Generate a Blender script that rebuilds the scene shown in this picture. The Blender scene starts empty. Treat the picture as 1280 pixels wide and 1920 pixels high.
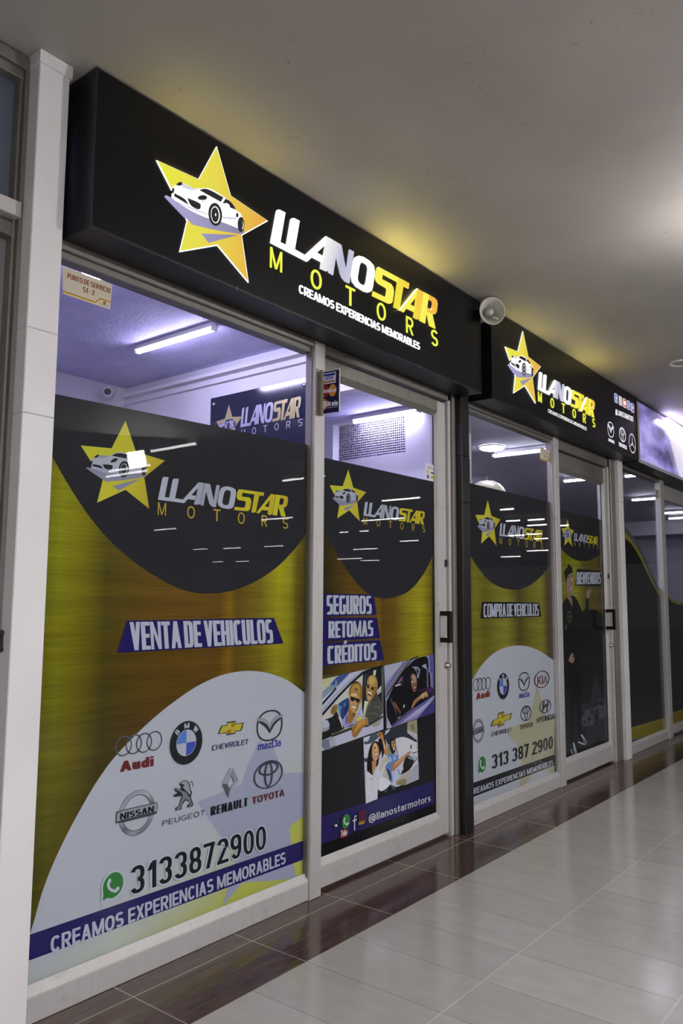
import bpy, math, random
from mathutils import Matrix, Vector
from mathutils.geometry import delaunay_2d_cdt
random.seed(7)
sc = bpy.context.scene
COL = sc.collection

# ------------------------------------------------------------------ camera, world, exposure
YAW, PITCH, ROLL = math.radians(51.61319), math.radians(6.32107), math.radians(0.32565)
fw = Vector((math.sin(YAW)*math.cos(PITCH), math.cos(YAW)*math.cos(PITCH), math.sin(PITCH)))
r0 = Vector((math.cos(YAW), -math.sin(YAW), 0)); u0 = r0.cross(fw)
rt = r0*math.cos(ROLL)+u0*math.sin(ROLL); up = -r0*math.sin(ROLL)+u0*math.cos(ROLL)
cd = bpy.data.cameras.new('camera'); cam = bpy.data.objects.new('camera', cd); COL.objects.link(cam)
cd.sensor_fit = 'VERTICAL'; cd.sensor_height = 36.0; cd.sensor_width = 24.0
cd.lens = 36.0*1482.867/1920.0; cd.clip_start = 0.05
cam.matrix_world = Matrix(((rt.x, up.x, -fw.x, 0), (rt.y, up.y, -fw.y, -2.522), (rt.z, up.z, -fw.z, 1.4), (0, 0, 0, 1)))
sc.camera = cam
w = bpy.data.worlds.new('world'); sc.world = w; w.use_nodes = True
bg = w.node_tree.nodes['Background']; bg.inputs[0].default_value = (.95, .97, 1, 1); bg.inputs[1].default_value = 0.05
sc.view_settings.view_transform = 'Standard'; sc.view_settings.look = 'None'
sc.view_settings.gamma = 1.0; sc.view_settings.use_curve_mapping = False
sc.view_settings.exposure = 0.0

FLOOD_E = 900.0      # small floodlight across the hall
FILL_E = 66.0        # added fill panels on the hall ceiling, out of view
TUBE_E = 26.0        # hall tubes
SHOP_E = 84.0        # tubes inside the shops
PEND_E = 72.0       # hanging lamps over the walkway, two of them added
DISC_E = 70.0        # added dome lamps, out of view
K = 1.45              # print albedo per observed brightness

# ------------------------------------------------------------------ materials
def lin(h, k=1.0):
    h = h.lstrip('#')
    if len(h) == 3: h = ''.join(c*2 for c in h)
    o = []
    for i in (0, 2, 4):
        c = int(h[i:i+2], 16)/255
        c = c/12.92 if c <= .04045 else ((c+.055)/1.055)**2.4
        o.append(min(c*k, .88))
    return (o[0], o[1], o[2], 1)
MATS = {}
def newmat(name):
    m = bpy.data.materials.new(name); m.use_nodes = True
    return m, m.node_tree.nodes, m.node_tree.links, m.node_tree.nodes['Principled BSDF']
def plain(name, hexc, rough=.5, metal=0.0, k=1.0, spec=.5):
    if name in MATS: return MATS[name]
    m, n, l, b = newmat(name)
    b.inputs['Base Color'].default_value = lin(hexc, k); b.inputs['Roughness'].default_value = rough
    b.inputs['Metallic'].default_value = metal; b.inputs['Specular IOR Level'].default_value = spec
    MATS[name] = m; return m
def ink(hexc):
    return plain('ink '+hexc, hexc, .6, 0, K, .06)
def glow(name, rgb, s):
    if name in MATS: return MATS[name]
    m, n, l, b = newmat(name)
    b.inputs['Base Color'].default_value = (.1, .1, .1, 1)
    b.inputs['Emission Color'].default_value = (*rgb, 1); b.inputs['Emission Strength'].default_value = s
    MATS[name] = m; return m
def node(n, t, **kw):
    x = n.new(t)
    for k, v in kw.items(): setattr(x, k, v)
    return x
def mathn(n, l, op, a, b=None, c=None):
    x = n.new('ShaderNodeMath'); x.operation = op
    for i, v in enumerate((a, b, c)):
        if v is None: continue
        if isinstance(v, (int, float)): x.inputs[i].default_value = v
        else: l.new(v, x.inputs[i])
    return x.outputs[0]
def posn(n, l):
    g = n.new('ShaderNodeNewGeometry'); s = n.new('ShaderNodeSeparateXYZ'); l.new(g.outputs['Position'], s.inputs[0])
    return g.outputs['Position'], s.outputs[0], s.outputs[1], s.outputs[2]
def noise(n, l, pos, scale, detail=4, sx=1, sy=1, sz=1, rough=.5):
    mp = n.new('ShaderNodeMapping'); mp.inputs['Scale'].default_value = (sx, sy, sz); l.new(pos, mp.inputs['Vector'])
    t = n.new('ShaderNodeTexNoise'); t.inputs['Scale'].default_value = scale; t.inputs['Detail'].default_value = detail
    t.inputs['Roughness'].default_value = rough; l.new(mp.outputs[0], t.inputs['Vector']); return t.outputs['Fac']
def ramp(n, l, fac, stops):
    r = n.new('ShaderNodeValToRGB'); e = r.color_ramp.elements
    while len(e) < len(stops): e.new(.5)
    for i, (p, c) in enumerate(stops): e[i].position = p; e[i].color = c
    l.new(fac, r.inputs[0]); return r.outputs[0]
def mixc(n, l, fac, a, b, mode='MIX'):
    x = n.new('ShaderNodeMix'); x.data_type = 'RGBA'; x.blend_type = mode
    if isinstance(fac, float): x.inputs[0].default_value = fac
    else: l.new(fac, x.inputs[0])
    for i, v in ((6, a), (7, b)):
        if isinstance(v, tuple): x.inputs[i].default_value = v
        else: l.new(v, x.inputs[i])
    return x.outputs[2]
def bump(n, l, b, h, strength=.2, dist=.002):
    x = n.new('ShaderNodeBump'); x.inputs['Strength'].default_value = strength; x.inputs['Distance'].default_value = dist
    l.new(h, x.inputs['Height']); l.new(x.outputs[0], b.inputs['Normal'])

def paint(name, a, b_, rough=.5, scale=3.0, bs=.1, bscale=60, dist=.002):
    if name in MATS: return MATS[name]
    m, n, l, b = newmat(name); p, x, y, z = posn(n, l)
    f = noise(n, l, p, scale, 5)
    l.new(ramp(n, l, f, [(.3, lin(a)), (.7, lin(b_))]), b.inputs['Base Color'])
    b.inputs['Roughness'].default_value = rough
    bump(n, l, b, noise(n, l, p, bscale, 3), bs, dist)
    MATS[name] = m; return m

def gold(name, stops, x0, x1, low=None):
    """printed brushed gold: upright bands of colour, fine level streaks"""
    m, n, l, b = newmat(name); p, x, y, z = posn(n, l)
    f = mathn(n, l, 'DIVIDE', mathn(n, l, 'SUBTRACT', x, x0), x1-x0)
    c = ramp(n, l, f, [(s, lin(h, K*.86)) for s, h in stops])
    s = noise(n, l, p, 30, 5, .12, 1, 6, .65)
    s2 = noise(n, l, p, 5, 3, .3, 1, 5)
    g = ramp(n, l, s, [(.3, (.72, .72, .72, 1)), (.7, (1.18, 1.14, 1.05, 1))])
    g2 = ramp(n, l, s2, [(.3, (.82, .78, .7, 1)), (.7, (1.1, 1.1, 1.1, 1))])
    c = mixc(n, l, 1.0, c, g, 'MULTIPLY'); c = mixc(n, l, 1.0, c, g2, 'MULTIPLY')
    if low: c = mixc(n, l, 1.0, c, ramp(n, l, mathn(n, l, 'MULTIPLY', mathn(n, l, 'SUBTRACT', z, low[0]), 1/(low[1]-low[0])), [(0, (.34, .30, .22, 1)), (.6, (.8, .76, .7, 1)), (1, (1.12, 1.12, 1.1, 1))]), 'MULTIPLY')
    l.new(c, b.inputs['Base Color']); b.inputs['Roughness'].default_value = .5; b.inputs['Specular IOR Level'].default_value = .06
    return m
def grad(name, p0, p1, stops, emit=0.0, k=K):
    """print with a colour gradient along a line on its own sheet"""
    m, n, l, b = newmat(name); p, x, y, z = posn(n, l)
    d = (p1[0]-p0[0], p1[1]-p0[1]); q = d[0]**2+d[1]**2
    f = mathn(n, l, 'ADD', mathn(n, l, 'MULTIPLY', mathn(n, l, 'SUBTRACT', x, p0[0]), d[0]/q),
              mathn(n, l, 'MULTIPLY', mathn(n, l, 'SUBTRACT', z, p0[1]), d[1]/q))
    c = ramp(n, l, f, [(s, lin(h, k)) for s, h in stops])
    b.inputs['Roughness'].default_value = .6; b.inputs['Specular IOR Level'].default_value = .06
    if not emit: l.new(c, b.inputs['Base Color'])
    else: b.inputs['Base Color'].default_value = (.05, .05, .05, 1)
    if emit:
        l.new(c, b.inputs['Emission Color']); b.inputs['Emission Strength'].default_value = emit
    return m
def glass(name, tint=(.93, .95, .96), dirt=.05, dcol=(.7, .7, .85)):
    m, n, l, b = newmat(name); n.remove(b); o = n['Material Output']
    t = n.new('ShaderNodeBsdfTransparent'); t.inputs[0].default_value = (*tint, 1)
    g = n.new('ShaderNodeBsdfGlossy'); g.inputs['Roughness'].default_value = 0.01
    ge = n.new('ShaderNodeNewGeometry'); vd = n.new('ShaderNodeVectorMath'); vd.operation = 'DOT_PRODUCT'
    l.new(ge.outputs['Normal'], vd.inputs[0]); l.new(ge.outputs['Incoming'], vd.inputs[1])
    ca = mathn(n, l, 'SUBTRACT', 1.0, mathn(n, l, 'ABSOLUTE', vd.outputs['Value']))
    fr = mathn(n, l, 'ADD', mathn(n, l, 'MULTIPLY', mathn(n, l, 'POWER', ca, 5.0), .75), .015)
    a = n.new('ShaderNodeMixShader'); l.new(fr, a.inputs[0]); l.new(t.outputs[0], a.inputs[1]); l.new(g.outputs[0], a.inputs[2])
    df = n.new('ShaderNodeBsdfDiffuse'); df.inputs[0].default_value = (*dcol, 1)
    p, x, y, z = posn(n, l)
    f = noise(n, l, p, 9, 6, 1, 1, 1, .7)
    f = mathn(n, l, 'MULTIPLY', mathn(n, l, 'POWER', f, 2.0), dirt*3)
    a2 = n.new('ShaderNodeMixShader'); l.new(f, a2.inputs[0]); l.new(a.outputs[0], a2.inputs[1]); l.new(df.outputs[0], a2.inputs[2])
    l.new(a2.outputs[0], o.inputs[0]); return m

def metalm(name, a, b_, rough=.42, metal=.55):
    m, n, l, b = newmat(name); p, x, y, z = posn(n, l)
    f = noise(n, l, p, 14, 5, 2, 2, .25, .6)
    f2 = noise(n, l, p, 5, 6, 1, 1, 3, .7)
    c = ramp(n, l, f, [(.3, lin(a)), (.7, lin(b_))])
    c = mixc(n, l, ramp(n, l, f2, [(.58, (0, 0, 0, 1)), (.8, (.5, .5, .5, 1))]), c, lin('#5b5850'))
    l.new(c, b.inputs['Base Color']); b.inputs['Metallic'].default_value = metal; b.inputs['Roughness'].default_value = rough
    return m
def floor_mat():
    m, n, l, b = newmat('polished floor tiles'); p, x, y, z = posn(n, l)
    def line(v, off, step, hw):
        q = mathn(n, l, 'MODULO', mathn(n, l, 'ADD', mathn(n, l, 'SUBTRACT', v, off), step*400), step)
        return mathn(n, l, 'ADD', mathn(n, l, 'LESS_THAN', q, hw), mathn(n, l, 'GREATER_THAN', q, step-hw))
    dark = mathn(n, l, 'GREATER_THAN', y, -.4066)
    # light field
    gx = line(x, 3.655, .2965, .0011); gy = line(y, -.4066, .6076, .0024)
    cx = mathn(n, l, 'FLOOR', mathn(n, l, 'DIVIDE', mathn(n, l, 'SUBTRACT', x, 3.655), .2965))
    cy = mathn(n, l, 'FLOOR', mathn(n, l, 'DIVIDE', mathn(n, l, 'ADD', y, .4066), .6076))
    cv = n.new('ShaderNodeCombineXYZ'); l.new(cx, cv.inputs[0]); l.new(cy, cv.inputs[1])
    wn = n.new('ShaderNodeTexWhiteNoise'); wn.noise_dimensions = '3D'; l.new(cv.outputs[0], wn.inputs['Vector'])
    vein = noise(n, l, p, 7, 6, 2.2, .8, 1, .65)
    lc = ramp(n, l, vein, [(.3, lin('#a9a6a3')), (.7, lin('#b3b0ad'))])
    lc = mixc(n, l, 1.0, lc, ramp(n, l, wn.outputs['Value'], [(0, (.94, .94, .94, 1)), (1, (1.04, 1.04, 1.04, 1))]), 'MULTIPLY')
    lc = mixc(n, l, gx, lc, lin('#6d665e')); lc = mixc(n, l, gy, lc, lin('#c4c0ba'))
    # dark border
    dx = line(x, 3.655, .593, .0018); dy = line(y, -.11, 4.0, .0018)
    grain = noise(n, l, p, 7, 6, .5, 6, 1, .65)
    dc = ramp(n, l, grain, [(.3, lin('#3a2c28')), (.7, lin('#5c4840'))])
    dc = mixc(n, l, mathn(n, l, 'MAXIMUM', dx, dy), dc, lin('#b0a599'))
    edge = mathn(n, l, 'LESS_THAN', mathn(n, l, 'ABSOLUTE', mathn(n, l, 'ADD', y, .4066)), .002)
    c = mixc(n, l, dark, lc, dc); c = mixc(n, l, edge, c, lin('#a9a096'))
    l.new(c, b.inputs['Base Color'])
    sm = noise(n, l, p, 3, 4)
    r = ramp(n, l, sm, [(.3, (.09, .09, .09, 1)), (.75, (.19, .19, .19, 1))])
    l.new(r, b.inputs['Roughness']); b.inputs['Specular IOR Level'].default_value = .5
    bump(n, l, b, noise(n, l, p, 2.5, 2), .05, .003)
    return m

M_floor = floor_mat()
M_ceil = paint('grey ceiling paint', '#a19c97', '#ada8a3', .6, 2.0, .12, 40)
_n, _l = M_ceil.node_tree.nodes, M_ceil.node_tree.links; _p, _x, _y, _z = posn(_n, _l)   # scuffs and scratches
_a = mathn(_n, _l, 'LESS_THAN', mathn(_n, _l, 'ABSOLUTE', mathn(_n, _l, 'SUBTRACT', noise(_n, _l, _p, 9, 3, 1, 1, 1, .6), .5)), .0045)
_b = mathn(_n, _l, 'GREATER_THAN', noise(_n, _l, _p, 3.1, 3, 1, 1, 1, .6), .63)
_c = mathn(_n, _l, 'MULTIPLY', mathn(_n, _l, 'MULTIPLY', _a, _b), .45)
_src = _n['Principled BSDF'].inputs['Base Color'].links[0].from_socket
_l.new(mixc(_n, _l, _c, _src, lin('#4a4642')), _n['Principled BSDF'].inputs['Base Color'])
M_pillar = paint('worn white pillar paint', '#d3d1d4', '#dddbdd', .5, 3, .35, 30, .004)
M_black = paint('black block paint', '#0d0d10', '#17171b', .35, 4, .3, 35, .004)
M_shopwall = paint('shop wall paint', '#d2d0d8', '#dad8e0', .6, 2, .05, 60)
M_shopceil = paint('shop ceiling plaster', '#b4b2da', '#c2c0e6', .7, 6, .5, 45, .006)
M_alu = metalm('worn aluminium', '#b3b0b0', '#bab8b8', .5, .2)
M_alu_d = metalm('dull aluminium', '#7e7a74', '#8a867f', .45)
M_steel = metalm('grey frame metal', '#726f6b', '#7b7974', .5, .4)
M_darkm = plain('dark gasket', '#15151a', .5)
M_signface = plain('black sign skin', '#0e0e11', .3, 0, 1, .24)
M_signbody = plain('black sign body', '#0c0c0e', .4)
M_glass = glass('shop window glass', dirt=.002)
M_glass_c = glass('door glass', dirt=.002)
M_white = plain('white plastic', '#d8d8dc', .4)
M_grey = plain('grey plastic', '#a09d99', .4)
M_lamp = glow('lamp diffuser', (.74, .68, 1.0), SHOP_E)
M_lampw = glow('shop lamp diffuser', (.88, .86, 1.0), SHOP_E*.5)
M_hall = glow('hall tube diffuser', (1, .97, .95), TUBE_E)
M_flood = glow('floodlight glass', (1, .98, .97), FLOOD_E)
M_fill = glow('added fill panel diffuser', (1, .985, 1.0), FILL_E)
M_pend = glow('hanging lamp diffuser', (1, .98, .97), PEND_E)
M_dome = glow('added dome diffuser', (1, .96, .92), DISC_E)

# ------------------------------------------------------------------ mesh helpers
def P(s):
    if not isinstance(s, str): return s
    v = [float(t) for t in s.split()]
    return [(v[i], v[i+1]) for i in range(0, len(v), 2)]
class MB:
    def __init__(s): s.v = []; s.f = []; s.m = []; s.mats = []; s.sm = []
    def mi(s, mat):
        if mat not in s.mats: s.mats.append(mat)
        return s.mats.index(mat)
    def face(s, pts, mat, smooth=False):
        i = len(s.v); s.v += [tuple(p) for p in pts]; s.f.append(tuple(range(i, i+len(pts)))); s.m.append(s.mi(mat)); s.sm.append(smooth)
    def box(s, x0, x1, y0, y1, z0, z1, mat, bv=0.0):
        if bv:
            b = bv  # chamfer the four edges facing out (front, y0)
            for q in (((x0+b, y0, z0+b), (x1-b, y0, z0+b), (x1-b, y0, z1-b), (x0+b, y0, z1-b)),
                      ((x0, y0+b, z0), (x0+b, y0, z0+b), (x0+b, y0, z1-b), (x0, y0+b, z1)),
                      ((x1-b, y0, z0+b), (x1, y0+b, z0), (x1, y0+b, z1), (x1-b, y0, z1-b)),
                      ((x0, y0+b, z0), (x1, y0+b, z0), (x1-b, y0, z0+b), (x0+b, y0, z0+b)),
                      ((x0+b, y0, z1-b), (x1-b, y0, z1-b), (x1, y0+b, z1), (x0, y0+b, z1))): s.face(q, mat)
            y0 = y0+b; skip = True
        else: skip = False
        a = [(x0, y0, z0), (x1, y0, z0), (x1, y1, z0), (x0, y1, z0), (x0, y0, z1), (x1, y0, z1), (x1, y1, z1), (x0, y1, z1)]
        i = len(s.v); s.v += a; k = s.mi(mat)
        fs = [(0, 3, 2, 1), (4, 5, 6, 7), (1, 2, 6, 5), (2, 3, 7, 6), (3, 0, 4, 7)]
        if not skip: fs.append((0, 1, 5, 4))
        for f in fs: s.f.append(tuple(i+j for j in f)); s.m.append(k); s.sm.append(False)
    def tube(s, pts, r, mat, n=12, caps=True):
        pts = [Vector(p) for p in pts]; rs = r if isinstance(r, (list, tuple)) else [r]*len(pts); base = len(s.v); k = s.mi(mat)
        for i, p in enumerate(pts):
            d = (pts[min(i+1, len(pts)-1)]-pts[max(i-1, 0)]).normalized()
            a = d.orthogonal().normalized() if i == 0 else (a-d*a.dot(d)).normalized()
            b = d.cross(a)
            for j in range(n):
                t = 2*math.pi*j/n; s.v.append(tuple(p+(a*math.cos(t)+b*math.sin(t))*rs[i]))
        for i in range(len(pts)-1):
            for j in range(n):
                s.f.append((base+i*n+j, base+i*n+(j+1) % n, base+(i+1)*n+(j+1) % n, base+(i+1)*n+j)); s.m.append(k); s.sm.append(True)
        if caps:
            for i in (0, len(pts)-1): s.f.append(tuple(base+i*n+j for j in range(n))); s.m.append(k); s.sm.append(False)
    def sweep_ring(s, o, axis, prof, mat, n=32):
        """lathe: prof = [(radius, along)] round the axis through o"""
        o = Vector(o); ax = Vector(axis).normalized(); a = ax.orthogonal().normalized(); b = ax.cross(a); base = len(s.v); k = s.mi(mat)
        for r, h in prof:
            for j in range(n):
                t = 2*math.pi*j/n; s.v.append(tuple(o+ax*h+(a*math.cos(t)+b*math.sin(t))*r))
        for i in range(len(prof)-1):
            for j in range(n):
                s.f.append((base+i*n+j, base+i*n+(j+1) % n, base+(i+1)*n+(j+1) % n, base+(i+1)*n+j)); s.m.append(k); s.sm.append(True)
    def build(s, name, parent=None):
        me = bpy.data.meshes.new(name); me.from_pydata(s.v, [], s.f)
        for m in s.mats: me.materials.append(m)
        for p, k, q in zip(me.polygons, s.m, s.sm): p.material_index = k; p.use_smooth = q
        me.update()
        o = bpy.data.objects.new(name, me); COL.objects.link(o)
        if parent:
            o.parent = parent; o.matrix_parent_inverse = Matrix.Translation(-root_loc(parent))
        return o
def root_loc(o):
    v = Vector(o.location)
    q = o
    while q.parent: q = q.parent; v = Vector(q.location)
    return v if o.type == 'EMPTY' else Vector((0, 0, 0))
def tag(o, label=None, cat=None, group=None, kind=None):
    if label: o['label'] = label
    if cat: o['category'] = cat
    if group: o['group'] = group
    if kind: o['kind'] = kind
    return o
def thing(name, loc, label, cat, group=None, kind=None):
    o = bpy.data.objects.new(name, None); COL.objects.link(o); o.location = loc; o.empty_display_size = .1
    return tag(o, label, cat, group, kind)
def part(name, mb, parent, label=None):
    o = mb.build(name)
    o.parent = parent
    if parent.type == 'EMPTY': o.matrix_parent_inverse = Matrix.Translation(-Vector(parent.location))
    if label: o['label'] = label
    return o
def struct(name, mb, label, cat):
    return tag(mb.build(name), label, cat, None, 'structure')
def bx(*a, **k):
    m = MB(); m.box(*a, **k); return m

# ------------------------------------------------------------------ lettering made of strokes
# V x y0 y1 upright stem, H y x0 x1 level bar, D x0 y0 x1 y1 slanted stem, A x0 y0 x1 y1 a0 a1 bowl (fractions of the letter box)
GL = {
 'A': (.74, 'D0 0 .5 1;D1 0 .5 1;H.27 .18 .82'), 'B': (.68, 'V0 0 1;H1 0 .58;Hm 0 .58;H0 0 .6;A.16 m- .94 1 -90 90;A.16 0 1 m+ -90 90'),
 'C': (.7, 'A0 0 1 1 38 322'), 'D': (.7, 'V0 0 1;H1 0 .5;H0 0 .5;A0 0 1 1 -90 90'), 'E': (.6, 'V0 0 1;H1 0 1;Hm 0 .93;H0 0 1'),
 'F': (.58, 'V0 0 1;H1 0 1;Hm 0 .9'), 'G': (.74, 'A0 0 1 1 40 330;H.42 .55 1;V1 .1 .52'), 'H': (.7, 'V0 0 1;V1 0 1;Hm 0 1'),
 'I': (0, 'V0 0 1'), 'J': (.52, 'V1 .3 1;A0 0 1 .6 180 360'), 'K': (.7, 'V0 0 1;D.1 .34 1 1;D.36 .55 1 0'), 'L': (.58, 'V0 0 1;H0 0 1'),
 'M': (.92, 'V0 0 1;V1 0 1;D0 1 .5 .04;D.5 .04 1 1'), 'N': (.74, 'V0 0 1;V1 0 1;D0 1 1 0'), 'O': (.76, 'A0 0 1 1 0 360'),
 'P': (.64, 'V0 0 1;H1 0 .55;Hp 0 .55;A.1 p- 1 1 -90 90'), 'Q': (.76, 'A0 0 1 1 0 360;D.55 .25 1 -.08'),
 'R': (.7, 'V0 0 1;H1 0 .55;Hp 0 .55;A.1 p- .98 1 -90 90;D.48 .45 1 0'), 'S': (.66, 'A0 m- 1 1 30 270;A0 0 1 m+ -150 90'),
 'T': (.64, 'V.5 0 1;H1 0 1'), 'U': (.7, 'V0 .4 1;V1 .4 1;A0 0 1 .8 180 360'), 'V': (.7, 'D.5 0 0 1;D.5 0 1 1'),
 'W': (1.0, 'D.25 0 0 1;D.25 0 .5 1;D.75 0 .5 1;D.75 0 1 1'), 'X': (.68, 'D0 0 1 1;D1 0 0 1'), 'Y': (.68, 'V.5 0 .5;D.5 .4 0 1;D.5 .4 1 1'),
 'Z': (.62, 'H1 0 1;H0 0 1;D0 0 1 1'),
 '0': (.56, 'A0 0 1 1 0 360'), '1': (.38, 'V1 0 1;D0 .68 .8 .95'), '2': (.56, 'A0 .42 1 1 -20 165;D0 .08 .86 .62;H0 0 1'),
 '3': (.56, 'A0 m- 1 1 -90 160;A0 0 1 m+ -160 90'), '7': (.54, 'H1 0 1;D.28 0 1 .95'), '8': (.56, 'A.04 m- .96 1 0 360;A0 0 1 m+ 0 360'),
 '9': (.56, 'A0 .38 1 1 0 360;A0 0 1 1 -20 20;A0 0 1 1 -140 0'), '4': (.58, 'V.8 0 1;H.28 0 1;D0 .3 .75 1'), '5': (.56, 'H1 .1 .95;V.08 .5 1;A0 0 1 .66 -150 140'),
 '6': (.56, 'A0 0 1 .62 0 360;A0 0 1 1 40 200'), '-': (.26, 'H.4 0 1'), "'": (0, 'V0 .75 1'), '.': (0, 'V0 0 .18'),
 'a': (.52, 'A0 0 1 .5 0 360;V1 0 .5;A0 .1 1 .73 0 150'), 'b': (.54, 'V0 0 1;A0 0 1 .73 0 360'), 'c': (.5, 'A0 0 1 .73 45 315'), 'd': (.54, 'V1 0 1;A0 0 1 .73 0 360'),
 'e': (.52, 'A0 0 1 .73 0 325;H.34 .1 .95'), 'f': (.36, 'V.35 0 .8;A.2 .5 1.2 1 80 180;H.62 0 1'), 'i': (0, 'V0 0 .73;V0 .83 1'), 'l': (0, 'V0 0 1'),
 'm': (.82, 'V0 0 .73;V.5 0 .5;V1 0 .5;A0 .2 .57 .73 0 180;A.43 .2 1 .73 0 180'), 'n': (.52, 'V0 0 .73;V1 0 .5;A0 .2 1 .73 0 180'),
 'o': (.56, 'A0 0 1 .73 0 360'), 'r': (.36, 'V0 0 .73;A0 .2 1.5 .73 70 180'), 's': (.48, 'A0 .3 1 .73 30 270;A0 0 1 .43 -150 90'),
 't': (.32, 'V.4 .12 .95;H.62 0 1;A.2 0 1.3 .5 180 280'), 'u': (.52, 'V1 0 .73;V0 .3 .73;A0 0 1 .6 180 360'), 'z': (.48, 'h.73 0 1;H0 0 1;D0 .05 1 .68'),
 '@': (.95, 'A0 -.2 1 1 -60 290;A.27 .1 .72 .68 0 360;V.7 .12 .66;A.55 -.02 1.0 .6 180 330'),
}
class Style:
    def __init__(s, t=.19, h=.16, n=2.4, wf=1.0, gap=.1, space=.3, thin=.92): s.thin = thin; s.t, s.h, s.n, s.wf, s.gap, s.space = t, h, n, wf, gap, space
ARIAL = Style(.2, .165, 2.5, .95, .07, .3)
DIGIT = Style(.165, .135, 2.3, .95, .1, .3)
IMPACT = Style(.205, .14, 4.5, .70, .035, .2, .7)
COND = Style(.17, .14, 3.5, .72, .08, .25)
THIN = Style(.13, .12, 2.1, 1.02, .12, .3)
LIGHT = Style(.115, .11, 2.2, 1.15, .22, .3)
SQUARE = Style(.15, .14, 5, .95, .1, .3)
HEAVY = Style(.27, .2, 2.6, 1.1, .06, .3)
def sq(a, n):
    c, s = math.cos(a), math.sin(a)
    return math.copysign(abs(c)**(2/n), c), math.copysign(abs(s)**(2/n), s)
def glyph(ch, st):
    acc = ch == 'É'
    w, d = GL['E' if acc else ch]; t, h = st.t, st.h
    W = max(t, w*st.wf if w else t); out = []
    if ch in 'MNW': t = t*st.thin
    elif ch in 'AVXYK47': t = t*(st.thin+1)/2
    if acc: out.append([(W*.3, 1.06), (W*.3+t, 1.06), (W*.85+t*.2, 1.24), (W*.85-t*.8, 1.24)])
    mid = .5; pm = .46
    def num(s):
        return {'m-': mid-h/2, 'm+': mid+h/2, 'p-': pm-h/2, 'm': None, 'p': None}[s] if s in ('m-', 'm+', 'p-', 'm', 'p') else float(s)
    for e in d.split(';'):
        k = e[0]; a = e[1:].split()
        if k == 'V':
            x = num(a[0])*(W-t); out.append([(x, num(a[1])), (x+t, num(a[1])), (x+t, num(a[2])), (x, num(a[2]))])
        elif k in 'Hh':
            y = {'m': mid-h/2, 'p': pm-h/2}.get(a[0]); y = (num(a[0])-h if k == 'h' else num(a[0])*(1-h)) if y is None else y
            out.append([(num(a[1])*W, y), (num(a[2])*W, y), (num(a[2])*W, y+h), (num(a[1])*W, y+h)])
        elif k == 'D':
            x0, y0, x1, y1 = [num(q) for q in a]; tt = t*1.08; x0 *= W-tt; x1 *= W-tt
            out.append([(x0, y0), (x0+tt, y0), (x1+tt, y1), (x1, y1)])
        elif k == 'A':
            x0, y0, x1, y1, a0, a1 = [num(q) for q in a]; x0 *= W; x1 *= W
            cx, cy, rx, ry = (x0+x1)/2, (y0+y1)/2, (x1-x0)/2, (y1-y0)/2
            N = max(4, int(abs(a1-a0)/15)); ix, iy = max(rx-t, .004), max(ry-h, .004); nn = st.n; ni = max(2.0, st.n)
            pr = None
            for i in range(N+1):
                an = math.radians(a0+(a1-a0)*i/N); c, s = sq(an, nn); c2, s2 = sq(an, ni)
                q = ((cx+rx*c, cy+ry*s), (cx+ix*c2, cy+iy*s2))
                if pr: out.append([pr[0], q[0], q[1], pr[1]])
                pr = q
    return W, out
def union(polys):
    V, F = [], []
    for p in polys:
        a = sum(p[i][0]*p[(i+1) % len(p)][1]-p[(i+1) % len(p)][0]*p[i][1] for i in range(len(p)))
        if abs(a) < 2e-5: continue
        if a < 0: p = p[::-1]
        F.append(list(range(len(V), len(V)+len(p)))); V += [Vector(q) for q in p]
    v, e, f, ov, oe, of = delaunay_2d_cdt(V, [], F, 0, 1e-5)
    return [[tuple(v[i]) for i in t] for t, o in zip(f, of) if o]
CACHE = {}
def shape(text, st):
    k = (text, id(st))
    if k not in CACHE:
        W, polys = layout(text, st); CACHE[k] = (W, union(polys), st)
    return CACHE[k][:2]
def layout(text, st):
    x = 0; polys = []
    for ch in text:
        if ch == ' ': x += st.space*st.wf if st.wf < 1 else st.space; continue
        W, ps = glyph(ch, st)
        polys += [[(a+x, b) for a, b in p] for p in ps]; x += W+st.gap*(st.wf if st.wf < 1 else 1)
    return x-st.gap*(st.wf if st.wf < 1 else 1), polys

def curvy(pts, lim=38, n=4):
    """round the gently turning stretches of an outline, keep its corners"""
    p = P(pts); N = len(p); out = []
    def turn(i):
        a, b, c = p[i-1], p[i], p[(i+1) % N]
        d = math.degrees(math.atan2(c[1]-b[1], c[0]-b[0])-math.atan2(b[1]-a[1], b[0]-a[0])); return abs((d+180) % 360-180)
    T = [turn(i) < lim for i in range(N)]
    for i in range(N):
        a, b, c, d = p[i-1], p[i], p[(i+1) % N], p[(i+2) % N]; out.append(b)
        if not (T[i] or T[(i+1) % N]): continue
        L = math.dist(b, c)
        m0 = [(c[k]-a[k]) for k in (0, 1)] if T[i] else [2*(c[k]-b[k]) for k in (0, 1)]
        m1 = [(d[k]-b[k]) for k in (0, 1)] if T[(i+1) % N] else [2*(c[k]-b[k]) for k in (0, 1)]
        m0 = [q*L/(math.hypot(*m0) or 1) for q in m0]; m1 = [q*L/(math.hypot(*m1) or 1) for q in m1]
        for j in range(1, n):
            t = j/n; h00, h10, h01, h11 = 2*t**3-3*t*t+1, t**3-2*t*t+t, -2*t**3+3*t*t, t**3-t*t
            out.append(tuple(h00*b[k]+h10*m0[k]+h01*c[k]+h11*m1[k] for k in (0, 1)))
    return out
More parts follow.
